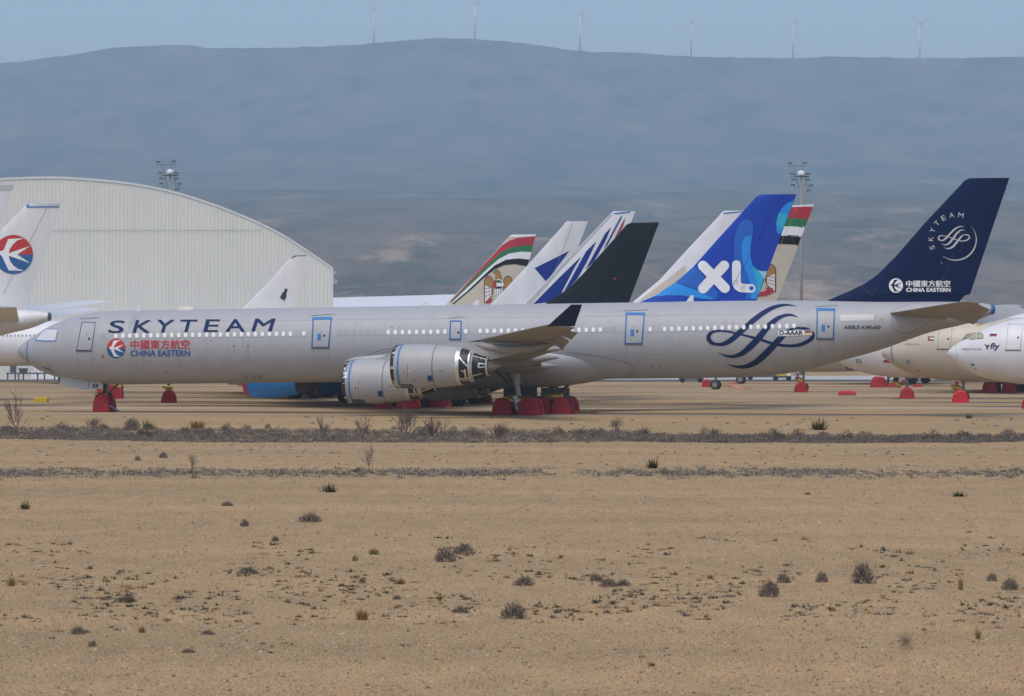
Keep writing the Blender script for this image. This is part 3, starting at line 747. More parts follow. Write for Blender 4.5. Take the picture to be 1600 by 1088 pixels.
# engines
nac = mat('nacelle_paint', (.39, .395, .41), .5, var=.08, vscale=1.0, stretch=(1, 1, .3))
lip_m = mat('intake_lip', (.55, .55, .56), .3, .5)
def engine(side, t, x0, z, r, parent, det=True):
    y = side * t
    e = A.lathe(x0, y, z, [(.12, .80 * r), (0.0, .885 * r), (.06, .94 * r), (.45, .985 * r), (1.2, 1.0 * r), (2.4, .995 * r), (3.6, .93 * r), (4.75, .845 * r), (4.72, .80 * r)], nac, 'engine_nacelle', A.root, 48, .006)
    A.lathe(x0, y, z, [(.05, .905 * r), (.01, .90 * r), (.10, .955 * r), (.34, .985 * r)], lip_m, 'intake_lip', e, 48, .006, False)
    A.lathe(x0, y, z, [(-.16, .55 * r), (-.13, .82 * r), (-.03, .945 * r), (.10, .978 * r), (.17, .985 * r)], black_f, 'intake_cover', e, 48, .006)
    # ragged tape patches round the intake
    g = G(); n = 26
    for k in range(n):
        a = rnd.uniform(0, 2 * math.pi); w = rnd.choice([.02, .03, .05, .09, .14]); l = .03 + .25 * rnd.random() ** 2; st_ = rnd.choice([.0, .04, .08, .10])
        pr = [(st_ - .02, float(np.interp(st_ - .02, [-.03, .1, .17], [.947, .98, .987])) * r), (st_ + .03, float(np.interp(st_ + .03, [-.03, .1, .17], [.947, .98, .987])) * r), (.17, .988 * r), (.18 + l, .994 * r)]
        v = []
        for dx, rr in pr:
            for da in (-w, w): v.append((x0 + dx, y + rr * 1.006 * math.cos(a + da), z + .006 * dx + rr * 1.006 * math.sin(a + da)))
        g.add(v, [(0, 1, 3, 2), (2, 3, 5, 4), (4, 5, 7, 6)])
    g.build('foil_tape_patches', foil, e)['kind'] = 'stuff'
    A.lathe(x0, y, z, [(.46, .992 * r), (.47, .998 * r), (.56, 1.001 * r), (.57, .995 * r)], tape, 'blue_tape_ring', e, 48, .006, False)
    A.lathe(x0, y, z, [(2.98, .972 * r), (2.985, .9745 * r), (3.02, .9725 * r), (3.03, .970 * r)], dark_line, 'cowl_joint', e, 48, .006, False)
    # bypass and core wrapped in black sheet with foil tape
    w = A.lathe(x0, y, z, [(4.70, .83 * r), (5.0, .80 * r), (5.55, .72 * r), (5.62, .64 * r), (6.25, .50 * r), (6.7, .42 * r), (6.72, .3 * r)], black_f, 'exhaust_cover', e, 30, .006)
    A.lathe(x0, y, z, [(4.60, .862 * r), (4.74, .856 * r), (4.86, .836 * r), (4.87, .82 * r)], foil, 'foil_tape_ring', e, 40, .006, False)
    A.lathe(x0, y, z, [(5.48, .745 * r), (5.56, .74 * r), (5.66, .665 * r), (5.74, .64 * r)], foil, 'foil_tape_ring', e, 40, .006, False)
    A.lathe(x0, y, z, [(6.62, .45 * r), (6.66, .46 * r), (6.74, .44 * r), (6.75, .4 * r)], foil, 'foil_tape_ring', e, 40, .006, False)
    for a0, a1, xa, xb in ((148, 180, 4.86, 5.5), (188, 225, 5.3, 5.3), (192, 200, 5.05, 5.3), (222, 226, 4.9, 5.5), (162, 166, 6.15, 6.62), (184, 182, 6.15, 6.62), (165, 184, 6.2, 6.2), (222, 218, 5.7, 6.4), (232, 236, 5.0, 5.5), (128, 132, 4.9, 6.6)):
        g = G(); v = []
        rr = lambda x: float(np.interp(x, [4.7, 5.0, 5.55, 5.62, 6.25, 6.7], [.83 * r, .80 * r, .72 * r, .66 * r, .51 * r, .43 * r])) + .015
        for i in range(9):
            u = i / 8; xx = xa + (xb - xa) * u; aa = R(a0 + (a1 - a0) * u)
            for da in (-.05, .05):
                da2, ddx = (da, 0) if abs(xb - xa) > .1 else (0, da * 1.1)
                v.append((x0 + xx + ddx, y + rr(xx + ddx) * math.cos(aa + da2), z + rr(xx + ddx) * math.sin(aa + da2)))
        g.add(v, [(2 * i, 2 * i + 1, 2 * i + 3, 2 * i + 2) for i in range(8)]).build('foil_tape_strip', foil, e)
    A.lathe(x0, y, z, [(6.7, .30 * r), (7.1, .2 * r), (7.55, .04 * r)], mat('exhaust_plug', (.30, .27, .24), .45, .5), 'exhaust_plug', e, 20, .006)
    # pylon
    g = G(); zt = wing_z(t) - .05
    rings = []
    for xx, zb, zt2, hw in [(x0 + 1.4, z + .9 * r, z + .98 * r, .05), (x0 + 2.6, z + .75 * r, max(zt - .25, z + 1.02 * r), .2), (wle(t) + .6, z + .45 * r, zt, .24), (x0 + 6.8, z + .3 * r, zt, .22), (wle(t) + 4.6, zt - .45, zt, .06)]:
        rings.append([(xx, y - hw, zb), (xx, y - hw, zt2), (xx, y + hw, zt2), (xx, y + hw, zb)])
    g.loft(rings).build('pylon', silver2, e, False)
    if det:
        # blue-taped vent, warning line, small marks on the outboard side
        def onskin(dx, ang, dr=.012):
            rr = float(np.interp(dx, [0, .45, 1.2, 2.4, 3.6, 4.75], [.885, .985, 1, .995, .93, .845])) * r + dr
            return (x0 + dx, y + rr * math.cos(R(ang)) * 1.0, z + .006 * dx + rr * math.sin(R(ang)))
        def patch(name, m, d0, d1, a0, a1, dr):
            v = []
            for i in range(7):
                for j in range(4): v.append(onskin(d0 + (d1 - d0) * j / 3, a0 + (a1 - a0) * i / 6, dr))
            f = [(i * 4 + j, i * 4 + j + 1, i * 4 + j + 5, i * 4 + j + 4) for i in range(6) for j in range(3)]
            G().add(v, f).build(name, m, e, True)
        s0 = 180 if side < 0 else 0
        sg = 1 if side < 0 else -1
        patch('blue_taped_vent', tape, 2.62, 2.98, s0 + sg * 24, s0 + sg * 44, .012)
        patch('vent_opening', black_l, 2.70, 2.90, s0 + sg * 27, s0 + sg * 41, .02)
        patch('warning_line', red_l, 1.22, 1.25, s0 - sg * 8, s0 + sg * 30, .012)
        patch('small_placard', white_l, 1.27, 1.38, s0 + sg * 10, s0 + sg * 13, .014)
        patch('red_placard', red_l, .95, 1.05, s0 + sg * 14, s0 + sg * 18, .014)
        patch('lower_access_panel', mat('dark_panel', (.09, .085, .08), .5), .45, 1.45, s0 + sg * 52, s0 + sg * 80, .012)
        patch('latch', grey_dk, 1.6, 1.72, s0 + sg * 36, s0 + sg * 39, .014)
        patch('latch', grey_dk, 3.5, 3.8, s0 + sg * 12, s0 + sg * 13.5, .014)
    return e
for sd_ in (-1, 1):
    engine(sd_, 9.37, 29.55, 2.46, 1.62, A.root)
    engine(sd_, 19.25, 36.15, 3.62, 1.56, A.root)

# landing gear of the silver airliner
def wheel_mesh(x, y, z, r, w, parent, name='wheel'):
    rings = []
    for dy, rr in [(-w / 2, r * .55), (-w / 2, r * .86), (-w * .36, r * .98), (0, r), (w * .36, r * .98), (w / 2, r * .86), (w / 2, r * .55)]:
        rings.append([(x + rr * math.cos(a), y + dy, z + rr * math.sin(a)) for a in [2 * math.pi * k / 24 for k in range(24)]])
    o = G().loft(rings).build(name, rubber, parent, True, 50)
    return o
def crumple(o, amp, sc_=3.0, seed=0):
    for v in o.data.vertices:
        n = noise.noise_vector(v.co * sc_ + Vector((seed, 0, 0))); v.co += n * amp

def foil_lump(name, pts, rad, parent, m=None, seed=0):
    fine = []
    for i in range(len(pts) - 1):
        for j in range(4): fine.append(tuple(Vector(pts[i]).lerp(Vector(pts[i + 1]), j / 4)))
    fine.append(pts[-1]); rr = []
    for i in range(len(pts) - 1):
        for j in range(4): rr.append(rad[i] + (rad[i + 1] - rad[i]) * j / 4)
    rr.append(rad[-1])
    o = G().tube(fine, rr, 12).build(name, m or gold, parent, False)
    crumple(o, .09, 5.0, seed)
    return o

def main_gear(y, x, lean, zt=3.7):
    g = empty('main_landing_gear', (0, 0, 0)); g.parent = A.root
    top = (x - .25, y * .98, zt + .3); bot = (x + .15, y, .85)
    G().tube([top, (x - .05, y, 2.2), (x - .03, y, 2.15), bot], [.27, .27, .19, .19], 16).build('shock_strut', steel, g, True, 40)
    G().tube([(x - 2.1, y * .9, zt - .2), (x - .1, y, 1.75)], .09, 8).build('drag_brace', steel_d, g, True)
    G().tube([(x - 1.5, y * .85, zt - .1), (x - .12, y, 2.0)], .06, 8).build('drag_brace', steel_d, g, True)
    G().tube([(x + .2, y, 2.2), (x + .48, y, 1.5), (x + .28, y, .95)], .06, 8).build('torque_link', steel_d, g, True)
    G().tube([(x - 1.05, y, .62), (x + 1.05, y, .62)], .13, 10).build('bogie_beam', steel_d, g, True)
    foil_lump('gold_foil_wrap', [(x - .95, y - .3, 1.25), (x - .3, y - .2, 1.15), (x + .35, y - .25, 1.0), (x + .95, y - .3, 1.2)], [.16, .38, .34, .18], g, gold, y)
    foil_lump('silver_foil_wrap', [(x - .15, y - .45, 1.35), (x + .05, y - .45, .9), (x + .1, y - .4, .35)], [.2, .26, .16], g, foil, y + 3)
    for dx in (-1.0, 1.0):
        for dy in (-.7, .7):
            wheel_mesh(x + dx, y + dy, .56, .54, .34, g)
    return g
main_gear(-5.3, 41.25, 0); main_gear(5.3, 41.25, 0); 
cg = empty('centre_landing_gear', (0, 0, 0)); cg.parent = A.root
G().tube([(42.6, 0, 3.0), (42.6, 0, .8)], [.26, .2], 14).build('shock_strut', steel_d, cg, True)
G().tube([(44.0, 0, 2.4), (43.4, 0, 1.9), (42.7, 0, 1.2)], .11, 8).build('drag_brace', steel_d, cg, True)
foil_lump('gold_foil_wrap', [(42.0, -.25, 1.25), (43.3, -.25, 1.3)], [.3, .28], cg, gold, 9)
for dx in (-.9, .9):
    for dy in (-.5, .5): wheel_mesh(42.6 + dx * .85, dy, .55, .53, .28, cg)
# gear doors hanging on the inboard side
G().box((39.6, 1.6, 1.35), (1.3, .04, .75)).build('main_gear_door', grey_dk, A.root)
G().box((42.3, 1.6, 1.4), (1.1, .04, .55)).build('main_gear_door', mat('inner_door_paint', (.2, .21, .21), .5), A.root)

ng = empty('nose_landing_gear', (0, 0, 0)); ng.parent = A.root
xg = 7.05
G().tube([(xg + .1, 0, 2.4), (xg, 0, .6)], [.17, .12], 12).build('shock_strut', steel_d, ng, True)
G().tube([(xg + 1.2, 0, 2.2), (xg + .05, 0, 1.2)], .07, 8).build('drag_brace', steel_d, ng, True)
foil_lump('gold_foil_wrap', [(xg - .65, -.2, 1.35), (xg - .1, -.25, 1.3), (xg + .3, -.2, 1.15)], [.12, .28, .24], ng, gold, 4)
foil_lump('silver_foil_wrap', [(xg - .5, -.4, 1.5), (xg + .0, -.4, 1.25)], [.12, .14], ng, foil, 5)
for dy in (-.36, .36): wheel_mesh(xg, dy, .50, .48, .26, ng)
def panel_px(pl, pts, y, m, name, parent, th=.05):
    a = [pl.at(px, py, y) for px, py in pts]
    return G().loft([[(p[0], y - th, p[2]) for p in a], [(p[0], y + th, p[2]) for p in a]]).build(name, m, parent)
nd = panel_px(A, [(94.5, 588), (139.5, 596), (137, 610), (93.6, 602)], -.95, nac, 'nose_gear_door', A.root)
nd2 = panel_px(A, [(140.5, 596), (159, 597.5), (159.6, 611), (147, 610.8), (138.5, 608)], -.95, nac, 'nose_gear_door', A.root)
def flat_decal(pl, name, sh, m, y, parent):
    v = [pl.at(p[0], p[1], y) for p in sh[0]]
    return G().add([(p[0], y - .003 * (q[2] if len(q) > 2 else 0), p[2]) for p, q in zip(v, sh[0])], sh[1]).build(name, m, parent)
flat_decal(A, 'door_number', text2('53', 144.6, 599.8, 153.2, 606.2, .5), black_l, -1.012, nd2)
flat_decal(A, 'red_tag', poly2([(151, 608), (159, 608), (159, 613.5), (152, 613)]), red_tag, -1.02, nd2)
panel_px(A, [(100, 589), (158, 598), (158, 609), (100, 602)], .95, nac, 'nose_gear_door', A.root)

# ------------------------------------------------------------------ red fabric covers pulled over the wheels
def cover_mesh(w, h, d, seed, peak=0.0):
    """tombstone-shaped cover with folds; x wide, y deep, base at z=0"""
    r2 = random.Random(seed); n = 22; rings = []
    for k, (yy, s_) in enumerate([(-1, .80), (-.93, .94), (-.6, .985), (0, 1.0), (.6, .985), (.93, .94), (1, .80)]):
        ring = []
        for i in range(n + 1):
            u = i / n; a = math.pi * u
            ex = 0.62
            x = -math.copysign(abs(math.cos(a)) ** ex, math.cos(a)) * w / 2; z = (abs(math.sin(a)) ** .75) * h
            flare = 1 + .05 * (1 - z / h)
            fold = .03 * math.sin(x * 17 + seed * 1.7 + k * .4) + .02 * math.sin(x * 31 + seed)
            ring.append((x * s_ * flare, yy * d / 2 * (1.08 - .2 * z / h) + fold * (1 if yy < 0 else -1), max(z * s_ + peak * h * max(0, 1 - abs(x) / (w * .5)) ** 2 + .015 * r2.uniform(-1, 1), 0.0)))
        rings.append(ring)
    g = G(); g.loft(rings, cap=True, closed=True)
    return g
covers = 0
def cover(loc, w, h, d, rz, label, seed, m=None, peak=0.0, tilt=0.0, group='red covers over aircraft wheels'):
    g = cover_mesh(w, h, d, seed, peak)
    o = g.build('wheel_cover', m or cover_red, None, True, 70)
    crumple(o, .03, 3.5, seed)
    zmin = min(v.co.z for v in o.data.vertices)
    o.location = (loc[0], loc[1], loc[2] - zmin + .004); o.rotation_euler = (0, 0, rz)
    tag(o, label, 'wheel cover', group)
    return o
RZ = -R(15)
def on_plane(pl, x, y): return pl.world(x, y, 0.0)
seed = 1
for (y, names) in [(-5.3, ['front outer wheel of the near main gear', 'front inner wheel of the near main gear', 'rear outer wheel of the near main gear', 'rear inner wheel of the near main gear']),
                   (5.3, ['front inner wheel of the far main gear', 'front outer wheel of the far main gear', 'rear inner wheel of the far main gear', 'rear outer wheel of the far main gear'])]:
    k = 0
    for dx in (-1.0, 1.0):
        for dy in (-.7, .7):
            cover(on_plane(A, 41.25 + dx, y + dy), 1.42 if dx < 0 else 1.55, 1.28, .62, RZ, 'dark red fabric cover over the ' + names[k] + ', silver airliner', seed); seed += 1; k += 1
cover(on_plane(A, 43.3, -.55), 1.42, 1.26, .6, RZ, 'shiny dark red cover on the rear near wheel of the centre gear', 21)
cover(on_plane(A, 43.3, .5), 1.4, 1.24, .5, RZ, 'red cover on the rear far wheel of the centre gear', 22)
cover(on_plane(A, 41.85, -.5), 1.3, 1.24, .5, RZ, 'red cover on the front near wheel of the centre gear', 23)
cover(on_plane(A, 41.85, .5), 1.3, 1.22, .5, RZ, 'red cover on the front far wheel of the centre gear', 24)
cover(on_plane(A, xg - .05, -.38), 1.32, 1.42, .42, RZ, 'tall dark red cover on the near nose wheel of the silver airliner', 31, peak=.06)
cover(on_plane(A, xg + .25, .40), 1.1, 1.30, .42, RZ, 'red cover on the far nose wheel of the silver airliner, half hidden', 32)

def cover_px(x0, x1, yt, yb, label, seed, m=None, peak=0.0, d=.7, D=None):
    D = D or gd(yb); w = (x1 - x0) / F * D; h = (yb - yt) / F * D
    X = ((x0 + x1) / 2 - 800) / F * D
    return cover((X, D, 0), w, h, d, RZ * .5, label, seed, m, peak)

# ================================================================== airliners parked behind
def simple_wheel(pl, parent, x, y, r=.58):
    wheel_mesh(x, y, r + .02, r, .44, parent)

def equip(pl, m_body, m_wing=None, eng=None, eng_x=19.0, eng_m=None, lip=None, gear_x=28.5, four=False, tailplane=True, span=29.0, seg=44, nose_gear=True, eng_r=1.3, eng_z=2.95, gear=True, rear_m=None, wing=True, engines=True, ngx=6.7, stab_span=9.9, stab_dih=.95, wdih=.09, winglet=None, stab_s=None):
    m_wing = m_wing or m_body
    pl.fuselage(m_body, seg)
    L, r = pl.L, pl.root
    le = lambda t: eng_x + 4.4 + (t - 9.4) * .64; te = lambda t: gear_x + 1.6 + (t - 2.5) * .12 if t < 10 else gear_x + 2.5 + (t - 10) * .37
    wz = lambda t: 3.75 + (t - 2.5) * wdih
    if wing:
        for s in (-1, 1):
            w = pl.surface([(s * t, le(t), wz(t) + .1, te(t), wz(t) - .1) for t in (1.0, 2.6, 6, 10, 16, 22, span)], m_wing, 'wing')
            if winglet:
                zt = wz(span)
                G().loft([[(le(span), s * span, zt), (le(span) + .8, s * span + .07, zt), (te(span), s * span, zt), (le(span) + .8, s * span - .07, zt)],
                          [(le(span) + 2.2, s * (span + .9), zt + winglet), (le(span) + 2.6, s * (span + .9) + .03, zt + winglet), (te(span) + .9, s * (span + .9), zt + winglet), (le(span) + 2.6, s * (span + .9) - .03, zt + winglet)]]).build('winglet', m_wing, w)
            for t in (((9.4, 19.0) if four else (9.4,)) if engines else ()):
                ex = eng_x + (t - 9.4) * .66; ez = eng_z + (t - 9.4) * .1
                e = pl.lathe(ex, s * t, ez, [(.3, .78 * eng_r), (0, .88 * eng_r), (.1, .95 * eng_r), (.8, eng_r), (2.6, .98 * eng_r), (4.4, .80 * eng_r), (4.4, .72 * eng_r)], eng_m or m_body, 'engine_nacelle', r, 32)
                pl.lathe(ex, s * t, ez, [(.1, .80 * eng_r), (-.02, .885 * eng_r), (.1, .965 * eng_r), (.42, .992 * eng_r)], lip or foil, 'intake_lip', e, 32, 0, False)
                pl.lathe(ex, s * t, ez, [(4.35, .76 * eng_r), (5.2, .62 * eng_r), (5.8, .45 * eng_r), (6.3, .2 * eng_r)], rear_m or black_f, 'exhaust_cover', e, 24)
                G().loft([[(ex + 1.4, s * t - .15, ez + .9 * eng_r), (ex + 1.4, s * t + .15, ez + .9 * eng_r), (ex + 5.5, s * t + .15, ez + .4 * eng_r), (ex + 5.5, s * t - .15, ez + .4 * eng_r)],
                          [(ex + 2.6, s * t - .15, max(wz(t) - .1, ez + eng_r)), (ex + 2.6, s * t + .15, max(wz(t) - .1, ez + eng_r)), (ex + 6.8, s * t + .15, wz(t)), (ex + 6.8, s * t - .15, wz(t))]]).build('pylon', m_wing, e)
    if tailplane:
        za = pl.ax(L) + 1.75 * pl.k; b = stab_s if stab_s is not None else L - 7.2 * pl.k
        for s in (-1, 1):
            pl.surface([(s * 1.0, b - .5, za - .05, b + 4.9, za - .3), (s * stab_span, b + 6.0 * stab_span / 9.9, za + stab_dih, b + 8.2 * stab_span / 9.9, za + stab_dih - .09)], m_wing, 'tailplane', t=.08)
    pl.lathe(L - .05, 0, pl.ax(L) + 1.88 * pl.k * pl.ky, [(0, .36), (.14, .36), (.2, .2)], grey_dk, 'tail_exhaust', r, 16)
    if gear:
        for s in (-1, 1):
            g = empty('main_landing_gear', (0, 0, 0)); g.parent = r
            G().tube([(gear_x, s * 4.8, 3.6), (gear_x, s * 5.2, .6)], [.24, .17], 10).build('shock_strut', steel, g, True)
            for dx in (-.95, .95):
                for dy in (-.62, .62): simple_wheel(pl, g, gear_x + dx, s * 5.2 + dy)
        if nose_gear:
            g = empty('nose_landing_gear', (0, 0, 0)); g.parent = r
            G().tube([(ngx, 0, 2.3), (ngx, 0, .5)], [.15, .12], 10).build('shock_strut', steel, g, True)
            for dy in (-.34, .34): simple_wheel(pl, g, ngx, dy, .5)

zA = conv(680, 310, 370 / 1600); zX = conv(980, 280, .20625); zL = conv(0, 270, 330 / 1561); zW = conv(300, 360, .25)
green_l = mat('green_paint', (.012, .16, .05), .45); red_p = mat('red_paint', (.40, .02, .035), .45); black_p = mat('black_paint', (.008, .010, .014), .55, spec=.2)
royal = mat('royal_blue_paint', (.005, .025, .22), .5, spec=.2); gold_p = mat('gold_paint', (.36, .19, .05), .5)

def clip_fin(pl, sh):
    """keep a fin painting inside the fin outline by pulling stray points to its edges"""
    out = []
    for px, py in sh[0]:
        x, y, z = pl.at(px, py, 0); a, b = pl.fle(z) + .03, pl.fte(z) - .03
        x2 = min(max(x, a), b)
        if x2 != x: px, py = pl.proj(x2, 0, z)
        out.append((px, py))
    return out, sh[1]
def paint(pl, name, sh, m, off=.02, label=None, clip=True):
    return pl.decal(name, clip_fin(pl, sh) if clip else sh, m, pl.finobj, pl.yfin, off, label, dy=6, dx=6)
def rudder_line(pl, a, b, m=None):
    pl.decal('rudder_gap', ribbon2([(*a, .5), (*b, .5)], 1), m or faint_line, pl.finobj, pl.yfin, .05)

def falcon(pl, cv, off=.03):
    """round shielded falcon emblem in gold with dark outlined feathers"""
    wing = [(333, 705), (332, 560), (340, 537), (358, 524), (378, 530), (392, 552), (394, 590), (388, 640), (376, 672), (362, 690), (352, 704)]
    for mir in (False, True):
        q = [(854 - x if mir else x, y) for x, y in wing]
        paint(pl, 'falcon_wing', cv(poly2(q)), gold_p, off, 'gold falcon wing')
        for i, (p, r_) in enumerate(zip(q, q[1:] + q[:1])): paint(pl, 'wing_outline', cv(ribbon2([(*p, 4), (*r_, 4)], 1)), black_l, off + .010)
        for i in range(4):
            fx = [(338 + 11 * i, 590 + 6 * i), (347 + 11 * i, 590 + 6 * i), (347 + 11 * i, 696 - 12 * i), (338 + 11 * i, 700 - 12 * i)]
            paint(pl, 'wing_feather', cv(poly2([(854 - x if mir else x, y) for x, y in fx])), white_l, off + .007)
        for i in range(3):
            l_ = [(336, 612 + 26 * i, 3), (390 - 6 * i, 604 + 22 * i, 3)]
            paint(pl, 'feather_line', cv(ribbon2([(854 - x if mir else x, y, w) for x, y, w in l_], 1)), black_l, off + .013)
    head = [(393, 503), (402, 491), (418, 485), (433, 493), (441, 512), (450, 548), (404, 548), (408, 520), (401, 509)]
    paint(pl, 'falcon_head', cv(poly2(head)), gold_p, off + .002, 'gold falcon head turned left')
    paint(pl, 'head_outline', cv(ribbon2([(x, y, 4) for x, y in head[-1:] + head[:6]], 1)), black_l, off + .010)
    paint(pl, 'falcon_tail', cv(poly2([(404, 612), (450, 612), (444, 668), (427, 690), (410, 668)])), white_l, off + .004)
    for x_ in (412, 427, 442): paint(pl, 'tail_line', cv(ribbon2([(x_, 615, 3), (427 + (x_ - 427) * .7, 672, 3)], 1)), black_l, off + .010)
    paint(pl, 'falcon_shield', cv(disc2(427, 582, 36)), white_l, off + .012)
    paint(pl, 'falcon_shield', cv(disc2(427, 582, 36, 36, 16, 110, 250)), red_p, off + .016)
    paint(pl, 'falcon_shield', cv(poly2([(415, 552), (440, 552), (456, 572), (415, 572)])), green_l, off + .016)
    paint(pl, 'falcon_shield', cv(poly2([(415, 596), (458, 596), (442, 612), (415, 612)])), black_l, off + .016)
    paint(pl, 'falcon_banner', cv(poly2([(348, 690), (392, 676), (376, 706), (350, 712)])), red_p, off + .016)

# cream airliner with striped fin and falcon crest, farthest of the four-fin row
EL = Plane.by_tail('cream_airliner', 837.5, 443, 15, 53.0)
tag(EL.root, 'cream airliner whose fin has sweeping red and green stripes, leftmost of the fin row', 'airplane', 'airliners parked behind')
EL.fin(zA([(70, 720), (300, 478), (500, 258), (515, 247)]), zA([(560, 720), (683, 243)]), cream); equip(EL, cream, eng_x=19)
paint(EL, 'tail_stripe', zA(poly2([(100, 700), (200, 590), (300, 478), (400, 373), (450, 320), (500, 287), (560, 267), (690, 257), (690, 315), (600, 318), (520, 330), (450, 362), (380, 422), (300, 500), (200, 602), (105, 702)])), red_p, .02, 'red sweeping tail stripe')
paint(EL, 'tail_stripe', zA(poly2([(690, 316), (600, 319), (520, 331), (450, 363), (380, 423), (300, 501), (200, 603), (105, 703), (110, 706), (200, 620), (280, 545), (360, 470), (430, 410), (500, 373), (580, 360), (660, 363)])), green_l, .021, 'green sweeping tail stripe')
paint(EL, 'tail_stripe', zA(poly2([(660, 364), (580, 361), (500, 374), (430, 411), (360, 471), (280, 546), (200, 621), (110, 707), (114, 712), (220, 624), (320, 529), (400, 455), (480, 415), (560, 406), (640, 414)])), white_l, .022)
paint(EL, 'tail_stripe', zA(poly2([(640, 415), (560, 407), (480, 416), (400, 456), (320, 530), (220, 625), (115, 713), (125, 716), (240, 620), (330, 537), (400, 482), (470, 451), (540, 446), (620, 460)])), black_p, .023)
paint(EL, 'tip_sheet', zA(poly2([(500, 258), (515, 246), (683, 242), (681, 256), (560, 264)])), white_l, .03)
falcon(EL, zA)

# white airliner with the blue triangle on its fin
WT = Plane.by_tail('white_airliner', 918.5, 430, 15, 57.6)
tag(WT.root, 'white airliner behind the silver one, plain white fin with one blue arrowhead', 'airplane', 'airliners parked behind')
WT.fin(zA([(380, 712), (600, 480), (860, 190), (880, 162), (900, 153)]), zA([(820, 712), (1032, 155)]), white_dirty); equip(WT, white_dirty, eng_x=19)
paint(WT, 'blue_arrowhead', zA(poly2([(672, 472), (908, 355), (862, 415), (820, 470), (785, 520), (772, 548), (752, 566)])), royal, .025, 'blue arrowhead')
rudder_line(WT, (895, 348), (850, 470))

# white fin with blue stripes and red flash
AF = Plane.by_tail('white_airliner', 993.2, 410, 15, 60.2)
tag(AF.root, 'white airliner behind the silver one, fin with slanting blue stripes and a red flash', 'airplane', 'airliners parked behind')
AF.fin(zA([(600, 715), (850, 455), (1185, 105), (1200, 92), (1215, 88)]), zA([(1090, 715), (1355, 87)]), white_p); equip(AF, white_p, eng_x=20)
for q in ([(662, 714), (840, 535), (988, 392), (935, 480), (850, 645), (800, 690), (770, 702)], [(872, 628), (1020, 358), (1090, 290), (1030, 420), (960, 545), (900, 610)], [(1015, 482), (1148, 240), (1190, 195), (1150, 290), (1075, 425)], [(1135, 348), (1250, 130), (1268, 116), (1165, 315)]):
    paint(AF, 'tail_stripe', zA(poly2(q)), royal, .025)
paint(AF, 'red_flash', zA(poly2([(1213, 265), (1262, 170), (1286, 130), (1270, 190), (1250, 225)])), red_p, .025)
paint(AF, 'tape_on_tip', zA(poly2([(1200, 100), (1320, 88), (1320, 96), (1215, 108)])), tape, .03)
paint(AF, 'leading_edge', zA(poly2([(610, 712), (850, 455), (1190, 105), (1200, 112), (870, 462), (650, 712)])), silver2, .02)

# black finned airliner
BK = Plane.by_tail('black_tailed_airliner', 1028.5, 394, 15, 61.0)
tag(BK.root, 'airliner behind the silver one whose fin is plain black', 'airplane', 'airliners parked behind')
BK.fin(zA([(745, 712), (900, 610), (1000, 510), (1270, 205), (1290, 180), (1320, 166)]), zA([(1310, 700), (1515, 158)]), mat('black_fin_paint', (.007, .011, .018), .6, var=.3, vscale=.6, spec=.15)); equip(BK, silver, eng_x=20)
rudder_line(BK, (1020, 350), (945, 472), mat('black_fin_line', (.03, .035, .05), .5))
paint(BK, 'tip_sheet', zA(poly2([(1430, 160), (1513, 157), (1511, 166), (1432, 168)])), grey_dk, .03)
paint(BK, 'red_mark', zA(disc2(1213, 542, 7)), red_p, .03)

# white airliner behind the blue fin
WX = Plane.by_tail('white_airliner', 1163, 362, 15, 63.7)
tag(WX.root, 'white airliner with plain white fin standing right behind the blue finned one', 'airplane', 'airliners parked behind')
WX.fin(zX([(40, 935), (250, 760), (450, 540), (690, 285), (720, 250), (740, 240)]), zX([(660, 935), (885, 237)]), white_p); equip(WX, white_p, eng_x=20.5, gear_x=31, nose_gear=False)
paint(WX, 'leading_edge', zX(poly2([(80, 925), (250, 800), (445, 650), (440, 700), (350, 800), (200, 880)])), cream, .022)
paint(WX, 'tape_on_tip', zX(poly2([(728, 255), (880, 243), (880, 250), (730, 264)])), tape, .03)

# cream airliner with striped fin behind the blue fin, to its right
ER = Plane.by_tail('cream_airliner', 1272, 350, 15, 69.0)
tag(ER.root, 'cream airliner, fin with red, green, white and black bands, right of the blue fin', 'airplane', 'airliners parked behind')
ER.fin(zX([(560, 940), (760, 720), (1160, 270), (1200, 212), (1220, 203)]), zX([(1130, 930), (1418, 193)]), cream); equip(ER, cream, eng_x=22, gear_x=38.0)
for a, b, c, d, m in ((1090, 330, 205, 300, red_p), (1050, 330, 297, 366, green_l), (1030, 330, 357, 437, white_l), (990, 330, 425, 500, black_p)):
    paint(ER, 'tail_band', zX(poly2([(a, c - 6), (1240, c), (1340, c + 3), (1425, c + 9), (1425, d + 6), (1300, d - 2), (1180, d - 8), (a, d - 14)])), m, .022)
paint(ER, 'tip_sheet', zX(poly2([(1225, 202), (1418, 192), (1416, 206), (1230, 212)])), white_l, .03)
fe = lambda sh: zX(sh)
def fl(sh): return zX(([(1125 - (x - 333) * 1.35, 600 + (y - 486) * 1.15) for x, y in sh[0]], sh[1]))
falcon(ER, fl)
paint(ER, 'crest_banner', zX(poly2([(985, 862), (1040, 850), (1105, 822), (1105, 862), (1050, 884), (985, 892)])), red_p, .055)
rudder_line(ER, (1247, 322), (1215, 392))

